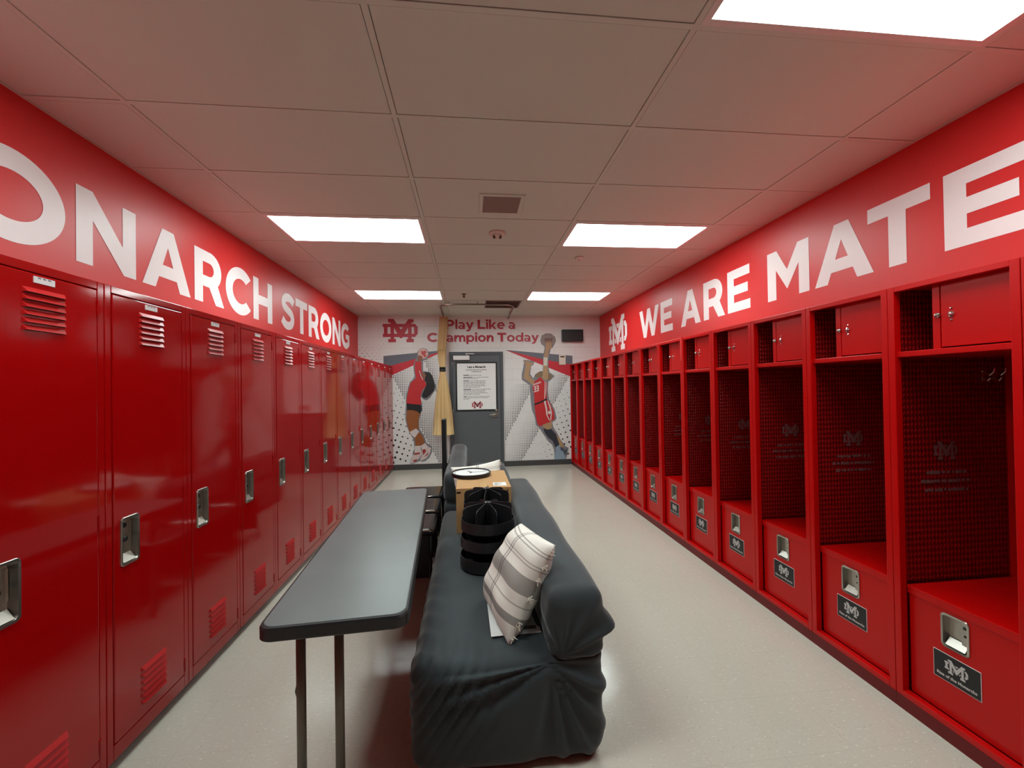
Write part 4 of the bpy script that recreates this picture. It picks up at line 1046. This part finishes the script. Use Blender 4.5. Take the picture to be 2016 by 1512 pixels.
organizer(.108, 2.845, .165, 'black turntable organizer just in front of the cardboard box', .45)

# ------------------------------------------------------------------ cardboard box and wall clock
t = thing('cardboard_box', 'brown cardboard box with white shipping label on the sofa seat', 'box', (.096, 3.36, ZS - .004))
bw, bd, bh = .405, .62, .325
bm = BM(); box(bm, -bw / 2, bw / 2, -bd / 2, bd / 2, 0, bh - .004); obj('carton', bm, M['card'], t, bevel=.002)
for s_ in (-1, 1):
    bm = BM(); x0, x1 = (-bw / 2, -.0015) if s_ < 0 else (.0015, bw / 2); box(bm, x0, x1, -bd / 2, bd / 2, bh - .004, bh); obj('flap', bm, M['card'], t)
bm = BM(); box(bm, -.026, .026, -bd / 2 - .0008, bd / 2 + .0008, bh, bh + .0008); box(bm, -.026, .026, -bd / 2 - .0008, -bd / 2, bh - .06, bh + .0008); obj('tape', bm, M['cardtape'], t)
bm = BM(); box(bm, .075, .175, -bd / 2 + .05, -bd / 2 + .16, bh, bh + .0007)
for i in range(5): box(bm, .085, .085 + .02 + .05 * ((i * 37) % 10) / 10, -bd / 2 + .065 + i * .017, -bd / 2 + .073 + i * .017, bh + .0007, bh + .0010, 1)
obj('shipping_label', bm, [M['paper'], M['ink']], t)
bm = BM(); box(bm, -bw / 2 + .004, -bw / 2 + .034, -bd / 2 - .0008, -bd / 2, bh - .036, bh - .022); box(bm, bw / 2 - .03, bw / 2 - .022, -bd / 2 - .0008, -bd / 2, bh - .030, bh - .018)
obj('print_mark', bm, M['black_vinyl'], t)
t = thing('wall_clock', 'round white-faced clock with black rim lying on the cardboard box', 'clock', (.005, 3.50, ZS - .004 + bh + .001))
bm = BM(); lathe(bm, [(.150, 0), (.163, .002), (.165, .030), (.160, .034), (.154, .032), (.152, .020)], seg=64, cap=False); obj('rim', bm, M['black_plastic'], t, smooth=False)
bm = BM(); lathe(bm, [(.153, .018), (.153, .0235), (.0001, .0236)], seg=64)
fc = obj('face', bm, M['paper'], t)
bm = BM()
for k in range(60):
    L = .014 if k % 5 == 0 else .006; rot_box(bm, .138 - L, .140, -.0016 if k % 5 == 0 else -.0007, .0016 if k % 5 == 0 else .0007, .0237, .0242, Matrix.Rotation(2 * PI * k / 60, 4, 'Z'))
obj('minute_marks', bm, M['ink'], fc)
bm = BM(); rot_box(bm, -.012, .085, -.004, .004, .0245, .0255, Matrix.Rotation(1.9, 4, 'Z')); obj('hour_hand', bm, M['black_vinyl'], t)
bm = BM(); rot_box(bm, -.015, .125, -.0028, .0028, .0260, .0268, Matrix.Rotation(.25, 4, 'Z')); lathe(bm, [(.008, .0236), (.008, .029)], seg=14); obj('minute_hand', bm, M['black_vinyl'], t)

# ------------------------------------------------------------------ black chairs in a row between table and sofas, and an upright black board
def chair(y, label):
    t = thing('chair', label, 'chair', (-.47, y, 0), group='black vinyl chairs between table and sofas')
    bm = BM(); puffy(bm, (-.205, -.212, .405), (.195, .212, .452), (.03, .03, .02), (14, 14, 6)); obj('seat', bm, M['vinylseat'], t, smooth=True)
    bm = BM(); tube(bm, [(-.175, -.212, .446), (.170, -.212, .446)], .0085, 12); obj('edge_trim', bm, M['chrome'], t, smooth=True)
    for yy in (-.19, .17):
        bm = BM(); box(bm, -.16, .16, yy, yy + .02, .10, .405); obj('side_panel', bm, M['black_matte'], t)
    for x in (-.17, .17):
        for yy in (-.18, .18):
            bm = BM(); tube(bm, [(x, yy, .40), (x * 1.03, yy * 1.03, 0)], .011, 10); obj('leg', bm, M['black_matte'], t, smooth=True)
    return t
c0 = chair(3.262, 'black vinyl chair nearest the camera in the row of three tucked beside the table')
dup(c0, (-.47, 3.750, 0), 'middle black vinyl chair in the row of three between table and sofas')
dup(c0, (-.47, 4.235, 0), 'farthest black vinyl chair of the three, beside the far sofa and upright board')
t = thing('upright_board', 'tall slim black board standing on edge between the chairs and the far sofa', 'board', (-.288, 4.72, 0))
bm = BM(); box(bm, -.023, .023, -.10, .10, .02, 1.135); obj('panel', bm, M['black_matte'], t, bevel=.003)
bm = BM(); box(bm, -.10, .026, -.11, .11, 0, .02); obj('base_plate', bm, M['black_matte'], t, bevel=.003)
